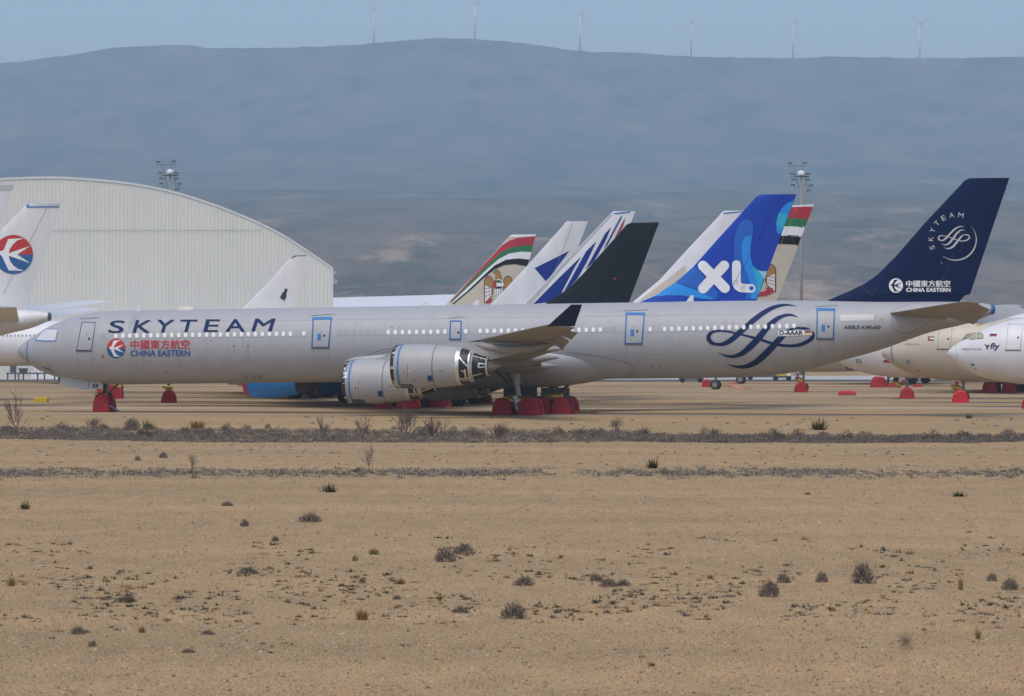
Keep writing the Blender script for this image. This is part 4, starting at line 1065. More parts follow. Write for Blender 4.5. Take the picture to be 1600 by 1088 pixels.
# blue finned airliner
XL = Plane.by_tail('blue_tailed_airliner', 1243.5, 336, 15, 58.4)
tag(XL.root, 'airliner with bright royal blue fin lettered XL and blue engines, behind the silver one', 'airplane', 'airliners parked behind')
xblue = mat('deep_blue_fin', (.003, .045, .38), .45, spec=.3); xb2 = mat('mid_blue_paint', (.006, .11, .48), .38); xb3 = mat('sky_blue_paint', (.008, .25, .72), .38); xb4 = mat('cyan_paint', (.02, .40, .62), .38); xb5 = mat('pale_cyan_paint', (.30, .58, .72), .38)
XL.fin(zX([(90, 935), (230, 875), (370, 780), (500, 665), (700, 440), (955, 160), (985, 128), (1020, 117)]), zX([(985, 912), (1283, 112)]), xblue)
equip(XL, white_p, eng_x=15.9, eng_m=mat('blue_engine_paint', (.012, .20, .60), .36), lip=red_p, gear_x=28.6, eng_r=1.5, eng_z=2.36, winglet=1.3, nose_gear=False)
paint(XL, 'swirl', zX(poly2([(370, 785), (500, 662), (530, 680), (580, 735), (640, 805), (688, 865), (680, 905), (640, 912), (560, 850), (450, 805)])), xb2, .02)
paint(XL, 'swirl', zX(poly2([(180, 893), (250, 860), (370, 785), (430, 808), (520, 838), (590, 875), (660, 910), (560, 905), (430, 882), (300, 880)])), xb3, .022)
paint(XL, 'swirl', zX(poly2([(852, 335), (880, 315), (905, 308), (935, 315), (952, 345), (955, 395), (945, 460), (935, 520), (935, 590), (955, 680), (990, 770), (1000, 840), (985, 908), (895, 908), (905, 860), (860, 760), (830, 680), (812, 600), (808, 520), (815, 450), (830, 380)])), xb2, .02)
paint(XL, 'swirl', zX(poly2([(885, 445), (910, 430), (942, 430), (932, 520), (936, 600), (962, 700), (992, 800), (985, 908), (935, 908), (945, 840), (925, 760), (890, 680), (870, 590), (866, 510)])), xb3, .024)
paint(XL, 'swirl', zX(poly2([(948, 655), (985, 690), (1030, 700), (1038, 745), (1010, 840), (975, 908), (990, 860), (985, 780)])), xb4, .028)
paint(XL, 'swirl', zX(poly2([(985, 690), (1020, 698), (1064, 698), (1040, 760), (1020, 725)])), xb5, .032)
paint(XL, 'swirl', zX(poly2([(1265, 162), (1215, 300), (1190, 368), (1168, 410), (1145, 418), (1132, 395), (1128, 340), (1140, 280), (1170, 222), (1210, 185)])), xb3, .02)
paint(XL, 'swirl', zX(poly2([(1152, 255), (1190, 262), (1225, 275), (1180, 378), (1150, 365), (1132, 350), (1138, 290)])), xb4, .024)
def cap2(x0, y0, x1, y1, w):
    a = math.atan2(y1 - y0, x1 - x0); r = w / 2; pts = []
    for i in range(13): t = a + math.pi / 2 + math.pi * i / 12; pts.append((x0 + r * math.cos(t), y0 + r * math.sin(t)))
    for i in range(13): t = a - math.pi / 2 + math.pi * i / 12; pts.append((x1 + r * math.cos(t), y1 + r * math.sin(t)))
    return poly2(pts)
paint(XL, 'lettering', zX(cap2(575, 657, 740, 825, 76)), white_l, .036, 'white X of rounded bars', False)
paint(XL, 'lettering', zX(cap2(735, 656, 576, 828, 76)), white_l, .038, None, False)
paint(XL, 'lettering', zX(join2(cap2(828, 648, 828, 770, 66), ribbon2([(828, 765, 66), (834, 800, 66), (858, 822, 66), (900, 828, 66)], 5), cap2(890, 828, 941, 828, 64))), white_l, .036, 'white rounded letter L', False)
paint(XL, 'letter_dot', zX(disc2(942, 827, 17)), xb2, .042, None, False)
rudder_line(XL, (1223, 304), (1135, 466), mat('blue_fin_gap', (.004, .012, .12), .5))

# white tail in front of the hangar with the black marking
WB = Plane.by_tail('wide_white_airliner', 491.5, 560, 15, 68.0, z0=5.0, k=1.08)
tag(WB.root, 'white airliner before the hangar, white fin with a small black marking', 'airplane', 'airliners parked behind')
WB.fin(zW([(320, 486), (480, 322), (614, 172), (622, 168)]), zW([(640, 486), (765, 146)]), white_p, thick=.05); equip(WB, white_p, m_wing=mat('pale_wing', (.62, .64, .66), .35), eng_x=27.5, gear_x=36, engines=False, nose_gear=False, wdih=.035)
paint(WB, 'black_marking', zW(poly2([(550, 425), (562, 395), (572, 388), (584, 362), (599, 370), (588, 400), (592, 412), (582, 430), (576, 446), (568, 432)])), black_l, .03)
WB.decal('fin_cap', zW(poly2([(618, 174), (640, 158), (716, 156), (714, 162), (650, 164), (628, 176)])), grey_dk, WB.finobj, WB.yfin, .03)

# left edge: white tail with the round swallow emblem
CE = Plane.by_tail('white_airliner', 94, 352, 15, 63.0)
tag(CE.root, 'white airliner at the left edge, fin with a round red and blue swallow emblem', 'airplane', 'airliners parked behind')
CE.fin(zL([(-330, 960), (-200, 800), (0, 435), (150, 282), (195, 236), (215, 229)]), zL([(205, 965), (448, 228)]), white_dirty); equip(CE, white_dirty, m_wing=mat('pale_wing', (.62, .64, .66), .35), eng_x=20, gear_x=31)
swallow_logo(CE, 21.1, 397.9, 30.6, 30.6, CE.yfin, CE.finobj, .03)
rudder_line(CE, (75, 322), (5, 460)); paint(CE, 'tip_sheet', zL(poly2([(200, 232), (446, 228), (442, 254), (210, 256)])), foil, .04); paint(CE, 'blue_tape', zL(poly2([(195, 236), (213, 233), (213, 256), (195, 256)])), tape, .05); paint(CE, 'blue_tape', zL(poly2([(205, 249), (440, 248), (440, 256), (205, 257)])), tape, .046)

for i in range(9):
    WB.decal('window', disc2(5.5 + 5.95 * i, 524.8 - .03 * i, 1.25, 1.9, 10), mat('dark_window', (.20, .21, .23), .3), WB.body, off=.02, dx=20, dy=20)
# left edge: second white airliner, mostly out of the picture
CC = Plane.by_tail('white_airliner', 22, 386, 30, 66.0, z0=5.4)
tag(CC.root, 'white airliner mostly beyond the left edge, tip of plain white fin showing', 'airplane', 'airliners parked behind')
CC.fin([(-200, 470), (-90, 330), (-60, 292), (-50, 289)], [(-45, 470), (22, 289)], white_dirty); equip(CC, white_p, m_wing=MATS['pale_wing'], eng_x=20, gear_x=31, seg=56, stab_span=12.5, stab_dih=1.35)
paint(CC, 'tip_sheet', poly2([(-50, 290), (22, 289), (20, 297), (-50, 297)]), foil, .04)

# right edge: noses of the airliners that face left
def nose_door(pl, c):
    d = pl.decal('door', poly2(c), pl.body.data.materials[0], pl.root, off=.015, dx=5)
    pl.decal('door_seal', rect_frame2(c, .45), grey_dk, d, off=.022)
    pl.decal('sill', ribbon2([(c[3][0] - 1, c[3][1] + .5, 1.5), (c[2][0] + 1, c[2][1] + .5, 1.5)], 1), grey_dk, d, off=.04)
    cx = (c[0][0] + c[1][0]) / 2; cy = (c[0][1] + c[3][1]) / 2
    pl.decal('door_window', disc2(cx + 4, cy + 1, 1.6, 1.8, 10), black_l, d, off=.024)
def white_nose_gear(pl, txt, pxs, red=True):
    x0, x1, y0, y1 = pxs
    p = panel_px(pl, [(x0, y0), (x1, y0), (x1, y1), (x0, y1)], -.7, white_p, 'nose_gear_door', pl.root)
    if txt: flat_decal(pl, 'door_letters', text2(txt, x0 + 3, y0 + 2.2, x1 - 1.2, y0 + 6, .4), black_l, -.76, p)
    if red: flat_decal(pl, 'red_tag', poly2([(x0 + 4, y1 - 3), (x1, y1 - 2.5), (x1 - .5, y1 + 1.5), (x0 + 6, y1 + 1)]), red_tag, -.765, p)
    foil_lump('gold_foil_wrap', [(6.3, -.2, 1.5), (6.8, -.25, 1.35), (7.1, -.2, 1.15)], [.14, .3, .26], pl.root, gold, x0)
IF = Plane.by_nose('white_airliner', 1480, 345, 15, 58.4, z0=4.55)
tag(IF.root, 'white airliner nose at the right edge with small Russian flag and navy fly lettering', 'airplane', 'airliners parked behind'); equip(IF, white_p, eng_x=20, ngx=7.6)
nose_door(IF, zr([(1480, 275), (1592, 275), (1572, 470), (1462, 470)]))
for q in ([(1128, 397), (1158, 355), (1170, 347), (1196, 345), (1178, 383)], [(1184, 391), (1190, 365), (1205, 345), (1234, 338), (1232, 392)], [(1241, 389), (1244, 338), (1272, 338), (1290, 352), (1293, 384)]):
    IF.decal('cockpit_window', zr(poly2(q)), grey_dk, IF.body, off=.012, dx=2)
    cxy = np.mean(np.array(q), 0); IF.decal('window_sheet', zr(poly2([tuple(cxy + (np.array(p) - cxy) * .8) for p in q])), mat('pale_green_sheet', (.42, .42, .26), .5), IF.body, off=.02, dx=2)
for k, (a, b, m) in enumerate(((338, 348, white_l), (348, 357, royal), (357, 367, red_p))): IF.decal('flag_stripe', zr(poly2([(1344, a), (1396, a), (1391, b), (1339, b)])), m, IF.body, off=.018)
IF.decal('lettering', text2('fly', 1270 + .20625 * 1345, 450 + .20625 * 418, 1270 + .20625 * 1416, 450 + .20625 * 476, .35, .18), mat('navy_letters', (.01, .02, .09), .4), IF.body, off=.02, label='navy italic fly lettering')
IF.decal('lettering', zr(poly2([(1293, 424), (1325, 436), (1337, 428), (1338, 440), (1326, 452), (1328, 468), (1316, 462), (1312, 440)])), MATS['navy_letters'], IF.body, off=.02, label='navy bird mark before the fly lettering')
IF.decal('lettering', text2('AIRBUS A330-200', 1270 + .20625 * 1125, 450 + .20625 * 458, 1270 + .20625 * 1280, 450 + .20625 * 472, 0, .02), grey_dk, IF.body, off=.02, label='small grey type lettering')
IF.decal('radome_joint', ribbon2(zr([(1092, 415, 1.6), (1086, 470, 1.6), (1094, 545, 1.6)])), faint_line, IF.body, off=.015, dx=2)
IF.decal('blue_tape', zr(poly2([(1196, 573), (1224, 577), (1226, 590), (1200, 588)])), tape, IF.body, off=.02, dx=3)
IF.decal('red_tag', zr(poly2([(1224, 608), (1238, 610), (1236, 617), (1226, 617)])), red_p, IF.body, off=.02, dx=3)
EY = Plane.by_nose('cream_airliner', 1377.5, 372, 15, 58.4, z0=4.55)
tag(EY.root, 'cream airliner nose under the navy tail, small flag by its door', 'airplane', 'airliners parked behind'); equip(EY, cream, eng_x=20, ngx=7.35)
nose_door(EY, zr([(955, 302), (1058, 295), (1045, 463), (943, 463)]))
EY.decal('radome_tape', ribbon2(zr([(598, 440, 7), (597, 490, 7), (608, 555, 7)])), tape, EY.body, off=.02, dx=2)
for a, b, c, d, m in ((872, 888, 368, 400, red_p), (888, 922, 368, 379, green_l), (888, 922, 379, 390, white_l), (886, 918, 390, 400, black_p)): EY.decal('flag_stripe', zr(poly2([(a, c), (b, c), (b - 2, d), (a - 1, d)])), m, EY.body, off=.018)
EY.decal('lettering', text2('AIRBUS A330', 1270 + .20625 * 697, 450 + .20625 * 420, 1270 + .20625 * 806, 450 + .20625 * 432, .2), mat('gold_letters', (.55, .33, .10), .5), EY.body, off=.02, label='small gold type lettering')
EY.decal('blue_tape_frame', zr(rect_frame2([(708, 545), (735, 545), (738, 572), (712, 572)], 5)), tape, EY.body, off=.02, dx=3)
EY.decal('red_mark', zr(poly2([(790, 620), (800, 616), (802, 628), (792, 630)])), red_p, EY.body, off=.02, dx=3)
EY.decal('crown_lettering', zr(poly2([(1238, 276), (1280, 274), (1280, 284), (1236, 288)])), MATS['gold_letters'], EY.body, off=.02)
EY.decal('crown_lettering', zr(poly2([(1292, 262), (1310, 260), (1310, 268), (1294, 270)])), MATS['gold_letters'], EY.body, off=.02)
white_nose_gear(EY, 'YH', (1487, 1498.5, 588.5, 599.5))
WN = Plane.by_nose('white_airliner', 1296, 404, 15, 58.4, z0=4.65)
tag(WN.root, 'white airliner nose low behind the silver tail with a red painted block', 'airplane', 'airliners parked behind'); equip(WN, white_p, eng_x=20, ngx=7.6)
WN.decal('red_block', zr(poly2([(538, 545), (640, 548), (640, 568), (533, 566)])), red_p, WN.body, off=.02)
WN.decal('blue_tape_frame', zr(rect_frame2([(325, 540), (366, 543), (369, 572), (330, 568)], 5)), tape, WN.body, off=.02, dx=3)
WN.decal('foil_patch', zr(poly2([(332, 545), (360, 548), (362, 566), (336, 564)])), foil, WN.body, off=.019, dx=3)
white_nose_gear(WN, '', (1404.5, 1414.5, 587, 597))
BN = Plane.by_nose('cream_airliner', 1155, 458, 15, 58.4, z0=4.9)
tag(BN.root, 'cream airliner low behind the silver tail with a large blue taped frame', 'airplane', 'airliners parked behind'); equip(BN, cream, eng_x=22, gear_x=30, ngx=7.2)
BN.decal('blue_tape_frame', zr(rect_frame2([(242, 576), (372, 584), (392, 618), (256, 622)], 10)), tape, BN.body, off=.02)
white_nose_gear(BN, 'TH', (1241, 1248.5, 581.5, 589))
# tall white airliner far behind on the right, crown showing above the cream one
TW = Plane.by_nose('wide_white_airliner', 1395, 470, 15, 70.0, z0=5.3, k=1.12, ky=1.18)
tag(TW.root, 'big pale airliner behind the cream nose, only its tall crown showing at the right edge', 'airplane', 'airliners parked behind'); equip(TW, mat('pale_sheen_paint', (.62, .66, .68), .3), eng_x=6, eng_m=silver2, gear_x=34, nose_gear=False)
# grey airliner beyond, its engines showing low between the wheels
GB = Plane.by_nose('grey_airliner', 1080, 560, 15, 58.4, z0=4.9)
tag(GB.root, 'pale grey airliner far beyond the silver tail, engines showing low between the covered wheels', 'airplane', 'airliners parked behind'); equip(GB, silver2, eng_x=19, eng_m=silver2, lip=tape, gear_x=30, nose_gear=False)

# ------------------------------------------------------------------ wheel covers, wheels and loose things on the stands
for a in [(168, 188, 601, 623.3, 'red cover just behind the silver airliner nose wheel', 41, None, 0), (184, 192.5, 606, 623.5, 'narrow red cover half hidden behind another, beside the silver airliner nose wheel', 42, None, 0),
          (252.6, 275.5, 611, 629.6, 'lone red cover on a gold wrapped nose wheel, under the front of the silver fuselage', 43, None, .12),
          (582, 612, 618, 638.8, 'red cover below the near inner engine, leftmost of three', 44, None, 0), (620, 657, 618, 639, 'red cover below and between the near engines, middle of three', 45, cover_red2, 0),
          (669, 705, 617, 637.9, 'red cover under the dark far engine, with an orange block beside it', 46, None, 0), (738, 768, 606, 629.9, 'red cover between the dark far engine and the main gear', 47, None, 0),
          (1097, 1112, 593, 605.2, 'small red cover beside the bare black wheel', 48, None, 0), (1241.2, 1262, 598, 613.5, 'red cover on the gold wrapped nose wheel marked TH', 49, None, .12),
          (1360, 1385.5, 588.5, 605.7, 'large flat-sided red cover low behind the silver tail', 50, None, 0), (1387, 1406, 598, 605.8, 'long low red cover behind the white nose wheel', 51, None, 0),
          (1406, 1428.5, 607, 623.8, 'red cover on the white airliner nose wheel, orange strap beside it', 52, None, .12), (1488, 1513.5, 611, 630.4, 'bright red crumpled cover on the nose wheel marked YH', 53, cover_red2, .08),
          (1535, 1558, 594, 613.8, 'red cover left of a gold wrapped bogie under the white nose', 54, None, 0, 1.9, 445.2), (1566, 1588, 594, 613.8, 'red cover right of a gold wrapped bogie under the white nose', 55, None, 0, 1.9, 445.0), (1574, 1595, 594, 612.9, 'red cover farthest right, behind the bogie cover under the white nose', 56, cover_red2, 0, 1.9, 455.5),
          (1426, 1441, 600.5, 605.2, 'low dull red cover far behind the white nose wheel', 57, None, 0), (1597, 1622, 620, 638.9, 'red cover cut by the right edge of the picture', 58, None, .1)]:
    cover_px(*a[:4], *a[4:])
# gold wraps at those wheels that stand alone in the picture
def loose_strut(px, yb, y0, label):
    D = gd(yb); X = (px - 800) / F * D; h = (yb - y0) / F * D
    t = empty('landing_gear_leg', (X, D + .3, 0)); tag(t, label, 'landing gear', 'gold wrapped gear legs')
    G().tube([(0, 0, .3), (0, 0, h + .9)], .13, 10).build('strut', steel_d, t, True)
    foil_lump('gold_foil_wrap', [(-.5, -.35, h), (0, -.4, h * .92), (.35, -.35, h * .8)], [.12, .26, .22], t, gold, px)
loose_strut(263, 629.6, 604, 'gold foil wrapped nose gear leg under the front of the silver fuselage')
loose_strut(1561, 613.8, 594, 'gold foil wrapped bogie leg under the white nose at right')
loose_strut(1388, 605.8, 585, 'gold foil wrapped gear leg low behind the silver tail')
loose_strut(185, 623.3, 601, 'gold foil wrapped gear leg beside the silver airliner nose wheel')
def bare_wheel(px, yb, rpx, label):
    D = gd(yb); r = rpx / F * D; X = (px - 800) / F * D
    t = empty('aircraft_wheel', (X, D, 0), RZ); tag(t, label, 'wheel', 'bare black aircraft wheels')
    for dy in (-.45, .45):
        wheel_mesh(0, dy, r, r, .42, t, 'tyre')
        rings = [[(rr * math.cos(a), dy + dd, r + rr * math.sin(a)) for a in [2 * math.pi * k / 20 for k in range(20)]] for dd, rr in ((-.20, r * .56), (-.225, r * .5), (-.20, r * .36), (-.14, r * .3), (-.24, r * .2), (-.25, r * .05))]
        G().loft(rings).build('rim', mat('wheel_rim', (.42, .42, .43), .4), t, True, 40)
    G().tube([(0, 0, r), (0, 0, 2.9)], .15, 10).build('strut', steel, t, True)
bare_wheel(1118.5, 609, 7.6, 'bare black nose wheel with pale hub under the silver rear fuselage')
bare_wheel(1158, 600, 7.0, 'black wheel farther back, half hidden by the silver belly')
g = G(); d0 = gd(606.5)
def strap(pts, label):
    q = [P(px, HZ + F * CH / gd(py), gd(py)) for px, py in pts]
    v = []; f = []
    for i, p in enumerate(q):
        dvec = Vector(q[min(i + 1, len(q) - 1)]) - Vector(q[max(i - 1, 0)]); dvec.normalize(); nn = Vector((0, 1, 0)) if abs(dvec.x) > .3 else Vector((1, 0, 0))
        for s, zz in ((-1, .05), (1, .05)):
            w = nn * s * .4
            v.append((p[0] + w.x, p[1] + w.y, zz + .04 * math.sin(i * 1.7)))
    for i in range(len(q) - 1): f.append((2 * i, 2 * i + 1, 2 * i + 3, 2 * i + 2))
    o = G().add(v, f).build('strap', orange, None); m = o.modifiers.new('thickness', 'SOLIDIFY'); m.thickness = .03
    tag(o, label, 'strap')
strap([(1132, 602.8), (1144, 603.6), (1155, 606), (1165, 607.5), (1172, 608.2)], 'orange strap lying on the gravel beside the bare nose wheel')
strap([(1388, 623.6), (1396, 623.2), (1403, 622.2), (1408, 620.4)], 'orange strap lying by the white airliner nose wheel cover')
strap([(1140, 599.6), (1146, 598.4), (1150, 597)], 'short orange strap by the half hidden black wheel')
# red cover heap on the gravel
D = gd(618.8); t = cover_mesh(1.75, .42, 1.1, 77).build('folded_cover', cover_red2, None, True); crumple(t, .16, 2.2, 3)
t.location = ((1323.5 - 800) / F * D, D, .10); tag(t, 'crumpled red cover lying loose on the gravel under the silver tail', 'cover')
# orange chocks by the main gear
for px, py, w, lab in [(877, 647.5, .5, 'orange wheel chock before the centre gear cover'), (900, 646.8, .3, 'small orange chock at the rearmost gear cover'), (927, 647.0, .5, 'orange chock lying apart behind the main gear'), (700, 638.2, .35, 'orange block beside the red cover under the far engine')]:
    D = gd(py); X = (px - 800) / F * D
    o = G().loft([[(-w / 2, -.12, 0), (w / 2, -.12, 0), (w / 2, .12, 0), (-w / 2, .12, 0)], [(-w / 2, -.07, .17), (w / 2, -.07, .17), (w / 2, .07, .17), (-w / 2, .07, .17)]]).build('wheel_chock', orange)
    o.location = (X, D, .04); o.rotation_euler = (0, 0, rnd.uniform(-.3, .1)); tag(o, lab, 'chock', 'orange wheel chocks')
# blue tow strap with a hose at the nose wheel
p0 = A.world(xg + .8, -.5, .5)
o = G().tube([(p0[0] - .15, p0[1], .5), (p0[0] + .15, p0[1] - .1, .33), (p0[0] + .4, p0[1] - .15, .2), (p0[0] + .75, p0[1] - .2, .05)], [.05, .05, .04, .03], 8).build('tow_line', tape, None, True)
tag(o, 'blue line hanging from the silver airliner nose wheel cover', 'rope')
# yellow block
D = gd(629.0); yb_ = empty('ballast_block', ((64.5 - 800) / F * D, D, 0), R(-4)); tag(yb_, 'yellow painted concrete ballast block with lifting eyes on the gravel at left', 'block')
g = G(); g.loft([[(-.60, -.4, 0), (.60, -.4, 0), (.60, .4, 0), (-.60, .4, 0)], [(-.60, -.4, .40), (.60, -.4, .40), (.60, .4, .40), (-.60, .4, .40)], [(-.54, -.34, .47), (.54, -.34, .47), (.54, .34, .47), (-.54, .34, .47)]]).build('block', yellow_m, yb_)
for sx in (-.25, .15): G().tube([(sx - .07, 0, .44), (sx - .07, 0, .6), (sx + .07, 0, .6), (sx + .07, 0, .44)], .02, 6).build('lifting_eye', steel_d, yb_)
# equipment trailer before the hangar
D = 612.0; tx = (50 - 800) / F * D; tr = empty('equipment_trailer', (tx, D, 0)); tag(tr, 'long low dark flatbed trailer with boxes and frames before the hangar at left', 'trailer')
G().box((0, 0, 1.0), (3.7, .9, .1)).build('deck', grey_dk, tr)
for sx in (-3.5, -2.4, -1.9, -1.2, .9, 1.9, 3.4): G().box((sx, -.6, .5), (.1, .1, .5)).build('support_leg', grey_dk, tr)
G().box((-2.75, 0, 1.75), (.42, .5, .62), 0, .04).build('cabinet', grey_dk, tr)
G().loft([[(-1.75, -.4, 1.1), (-.75, -.4, 1.1), (-.75, .4, 1.1), (-1.75, .4, 1.1)], [(-1.95, -.5, 1.75), (-.6, -.5, 1.75), (-.6, .5, 1.75), (-1.95, .5, 1.75)]]).build('skip_box', grey_dk, tr)
for sx in (.0, .9):
    for dx in (-.35, .35): G().tube([(sx + dx, 0, 1.1), (sx, 0, 1.9)], .035, 5).build('tripod_leg', grey_dk, tr)

def service_cart(px, yb, w, boxes, label):
    D = gd(yb); t = empty('service_cart', ((px - 800) / F * D, D, 0)); tag(t, label, 'cart', 'ground equipment behind the rear fuselage')
    G().box((0, 0, .55), (w / 2, .8, .14)).build('chassis', grey_dk, t)
    for bx, bw, bz, bh, m in boxes: G().loft([[(bx - bw / 2, -.7, .69), (bx + bw / 2, -.7, .69), (bx + bw / 2, .7, .69), (bx - bw / 2, .7, .69)], [(bx - bw * .44, -.6, .69 + bh), (bx + bw * .44, -.6, .69 + bh), (bx + bw * .44, .6, .69 + bh), (bx - bw * .44, .6, .69 + bh)]]).build('housing', m, t)
    for sx in (-.36, .36):
        for sy in (-.7, .7): wheel_mesh(sx * w, sy, .36, .35, .25, t)
service_cart(1192, 594, 5.2, [(-1.6, 1.6, 0, 1.3, grey_dk), (.4, 1.5, 0, .8, black_l), (1.9, 1.0, 0, 1.1, grey_dk)], 'dark service cart with boxes low behind the rear fuselage')
service_cart(1222, 595, 2.6, [(-.2, 1.4, 0, 1.1, yellow_m), (.9, .6, 0, .8, white_p)], 'small cart with a yellow box beside the dark cart')
service_cart(1080, 598, 3.4, [(-.6, 1.5, 0, .7, grey_dk), (1.0, .7, 0, .5, yellow_m)], 'low dark tug far below the rear fuselage, left of the bare wheel')

# ------------------------------------------------------------------ hangar
HY = 640.0; hk = HY / F
def hx(px): return (px - 800) * hk
def hzz(py): return CH + (HZ - py) * hk
har = pchip([hx(p) for p in (-372, -300, -200, -120, -40, 30, 80, 140, 200, 260, 330, 400, 440, 483, 519)],
            [hzz(p) for p in (418, 372, 327, 299, 283, 278, 277, 280, 286, 297, 318, 346, 366, 393.5, 418)])
X0h, X1h = hx(-372), hx(519)
hang = empty('hangar', ((X0h + X1h) / 2, HY, 0)); tag(hang, 'huge arched hangar with pale ribbed metal cladding at left', 'hangar')
clad = mat('hangar_cladding', (.73, .72, .65), .6, var=.05, vscale=.4, stretch=(.5, 1, .1)); white_trim = mat('hangar_trim', (.70, .71, .68), .6)
cx = (X0h + X1h) / 2
v, f = [], []; x = X0h; pitch = .58; n = 0; z_split = hzz(360)
while x < X1h - 1e-3:
    for dx, dy in ((0, 0), (.30, 0), (.40, -.035), (.50, -.035)):
        xx = min(x + dx, X1h); v += [(xx - cx, dy, 0), (xx - cx, dy, har(xx) - .05)]; n += 1
    x += pitch
v += [(X1h - cx, 0, 0), (X1h - cx, 0, har(X1h) - .05)]; n += 1
f = [(2 * i, 2 * i + 2, 2 * i + 3, 2 * i + 1) for i in range(n - 1)]
wall = G().add(v, f).build('front_wall', clad, hang)
# roof edge trim, thin sheet joint, roof shell
xs = [X0h + (X1h - X0h) * i / 90 for i in range(91)]
rings = [[(xx - cx, -.14, har(xx) - .22), (xx - cx, -.14, har(xx) + .10), (xx - cx, .3, har(xx) + .10), (xx - cx, .3, har(xx) - .22)] for xx in xs]
G().loft(rings).build('roof_trim', white_trim, hang)
rings = [[(xx - cx, .3, har(xx) + .06), (xx - cx - 6, 70, har(xx) + .06), (xx - cx - 6, 70, har(xx) - .2), (xx - cx, .3, har(xx) - .2)] for xx in xs]
G().loft(rings).build('roof', mat('hangar_roof', (.45, .5, .48), .5), hang, True, 30)
G().loft([[(X1h - cx - .15, .1, 0), (X1h - cx - .15, .1, har(X1h) - .2), (X1h - cx - .35, .1, har(X1h) - .2), (X1h - cx - .35, .1, 0)], [(X1h - cx - 6.1, 69.6, 0), (X1h - cx - 6.1, 69.6, har(X1h) - .2), (X1h - cx - 6.3, 69.6, har(X1h) - .2), (X1h - cx - 6.3, 69.6, 0)]]).build('side_wall', clad, hang)
G().box((X0h - cx + .1, 35, har(X0h) / 2), (.1, 34.6, har(X0h) / 2 - .1)).build('side_wall', clad, hang)
xj = [xx for xx in xs if har(xx) > z_split + .5]
G().box(((min(xj) + max(xj)) / 2 - cx, -.125, z_split), ((max(xj) - min(xj)) / 2, .015, .03)).build('cladding_joint', mat('cladding_joint_paint', (.38, .40, .39), .6), hang)
G().box((X1h - cx, -.14, har(X1h) / 2), (.16, .06, har(X1h) / 2)).build('corner_trim', white_trim, hang)
lm = G(); lm.box((X1h - cx + .35, -.2, har(X1h) - .8), (.16, .12, .25)); lm.box((X1h - cx + .5, -.25, har(X1h) - 2.2), (.3, .2, .3), .4); lm.tube([(X1h - cx, 0, har(X1h) - 1.6), (X1h - cx + .5, -.2, har(X1h) - 1.8)], .06, 6)
lm.build('wall_lamp', mat('lamp_grey', (.4, .42, .44), .4), hang)
# pale hangar door leaf and base wall low at the left
G().box((hx(40) - cx, -.6, 3.2), (9.0, .25, 3.2)).build('door_leaf', mat('hangar_door_paint', (.60, .58, .53), .5, var=.08, vscale=.3), hang)
G().box((hx(100) - cx, -.75, 3.0), (5.0, .25, 3.0)).build('door_leaf', white_trim, hang)
# low white-roofed store beyond
st = empty('storage_building', (hx(640) * 1.2, 780, 0)); tag(st, 'long low storage shed with white seamed metal roof right of the hangar', 'building')
k8 = 780 / F; x0, x1 = (505 - 800) * k8 - st.location.x, (860 - 800) * k8 - st.location.x; zr0 = CH + (HZ - 463) * k8; zr1 = CH + (HZ - 456) * k8
roofm = mat('white_metal_roof', (.66, .69, .73), .45)
G().loft([[(x0, 0, 9.2), (x0, 26, zr0), (x0, 26, zr0 - .3), (x0, 0, 8.9)], [(x1, 0, 9.2), (x1, 26, zr1 + .3), (x1, 26, zr1), (x1, 0, 8.9)]]).build('roof', roofm, st)
for i in range(24):
    u = i / 23; xx = x0 + (x1 - x0) * u; zz = zr0 + (zr1 + .3 - zr0) * u
    G().loft([[(xx - .07, 0, 9.2), (xx + .07, 0, 9.2), (xx + .07, 0, 9.27), (xx - .07, 0, 9.27)], [(xx - .07, 26, zz), (xx + .07, 26, zz), (xx + .07, 26, zz + .08), (xx - .07, 26, zz + .08)]]).build('roof_seam', roofm, st)
G().box(((x0 + x1) / 2, 13, 4.4), ((x1 - x0) / 2 - .2, 12.8, 4.4)).build('wall', mat('shed_wall', (.55, .56, .56), .5), st)

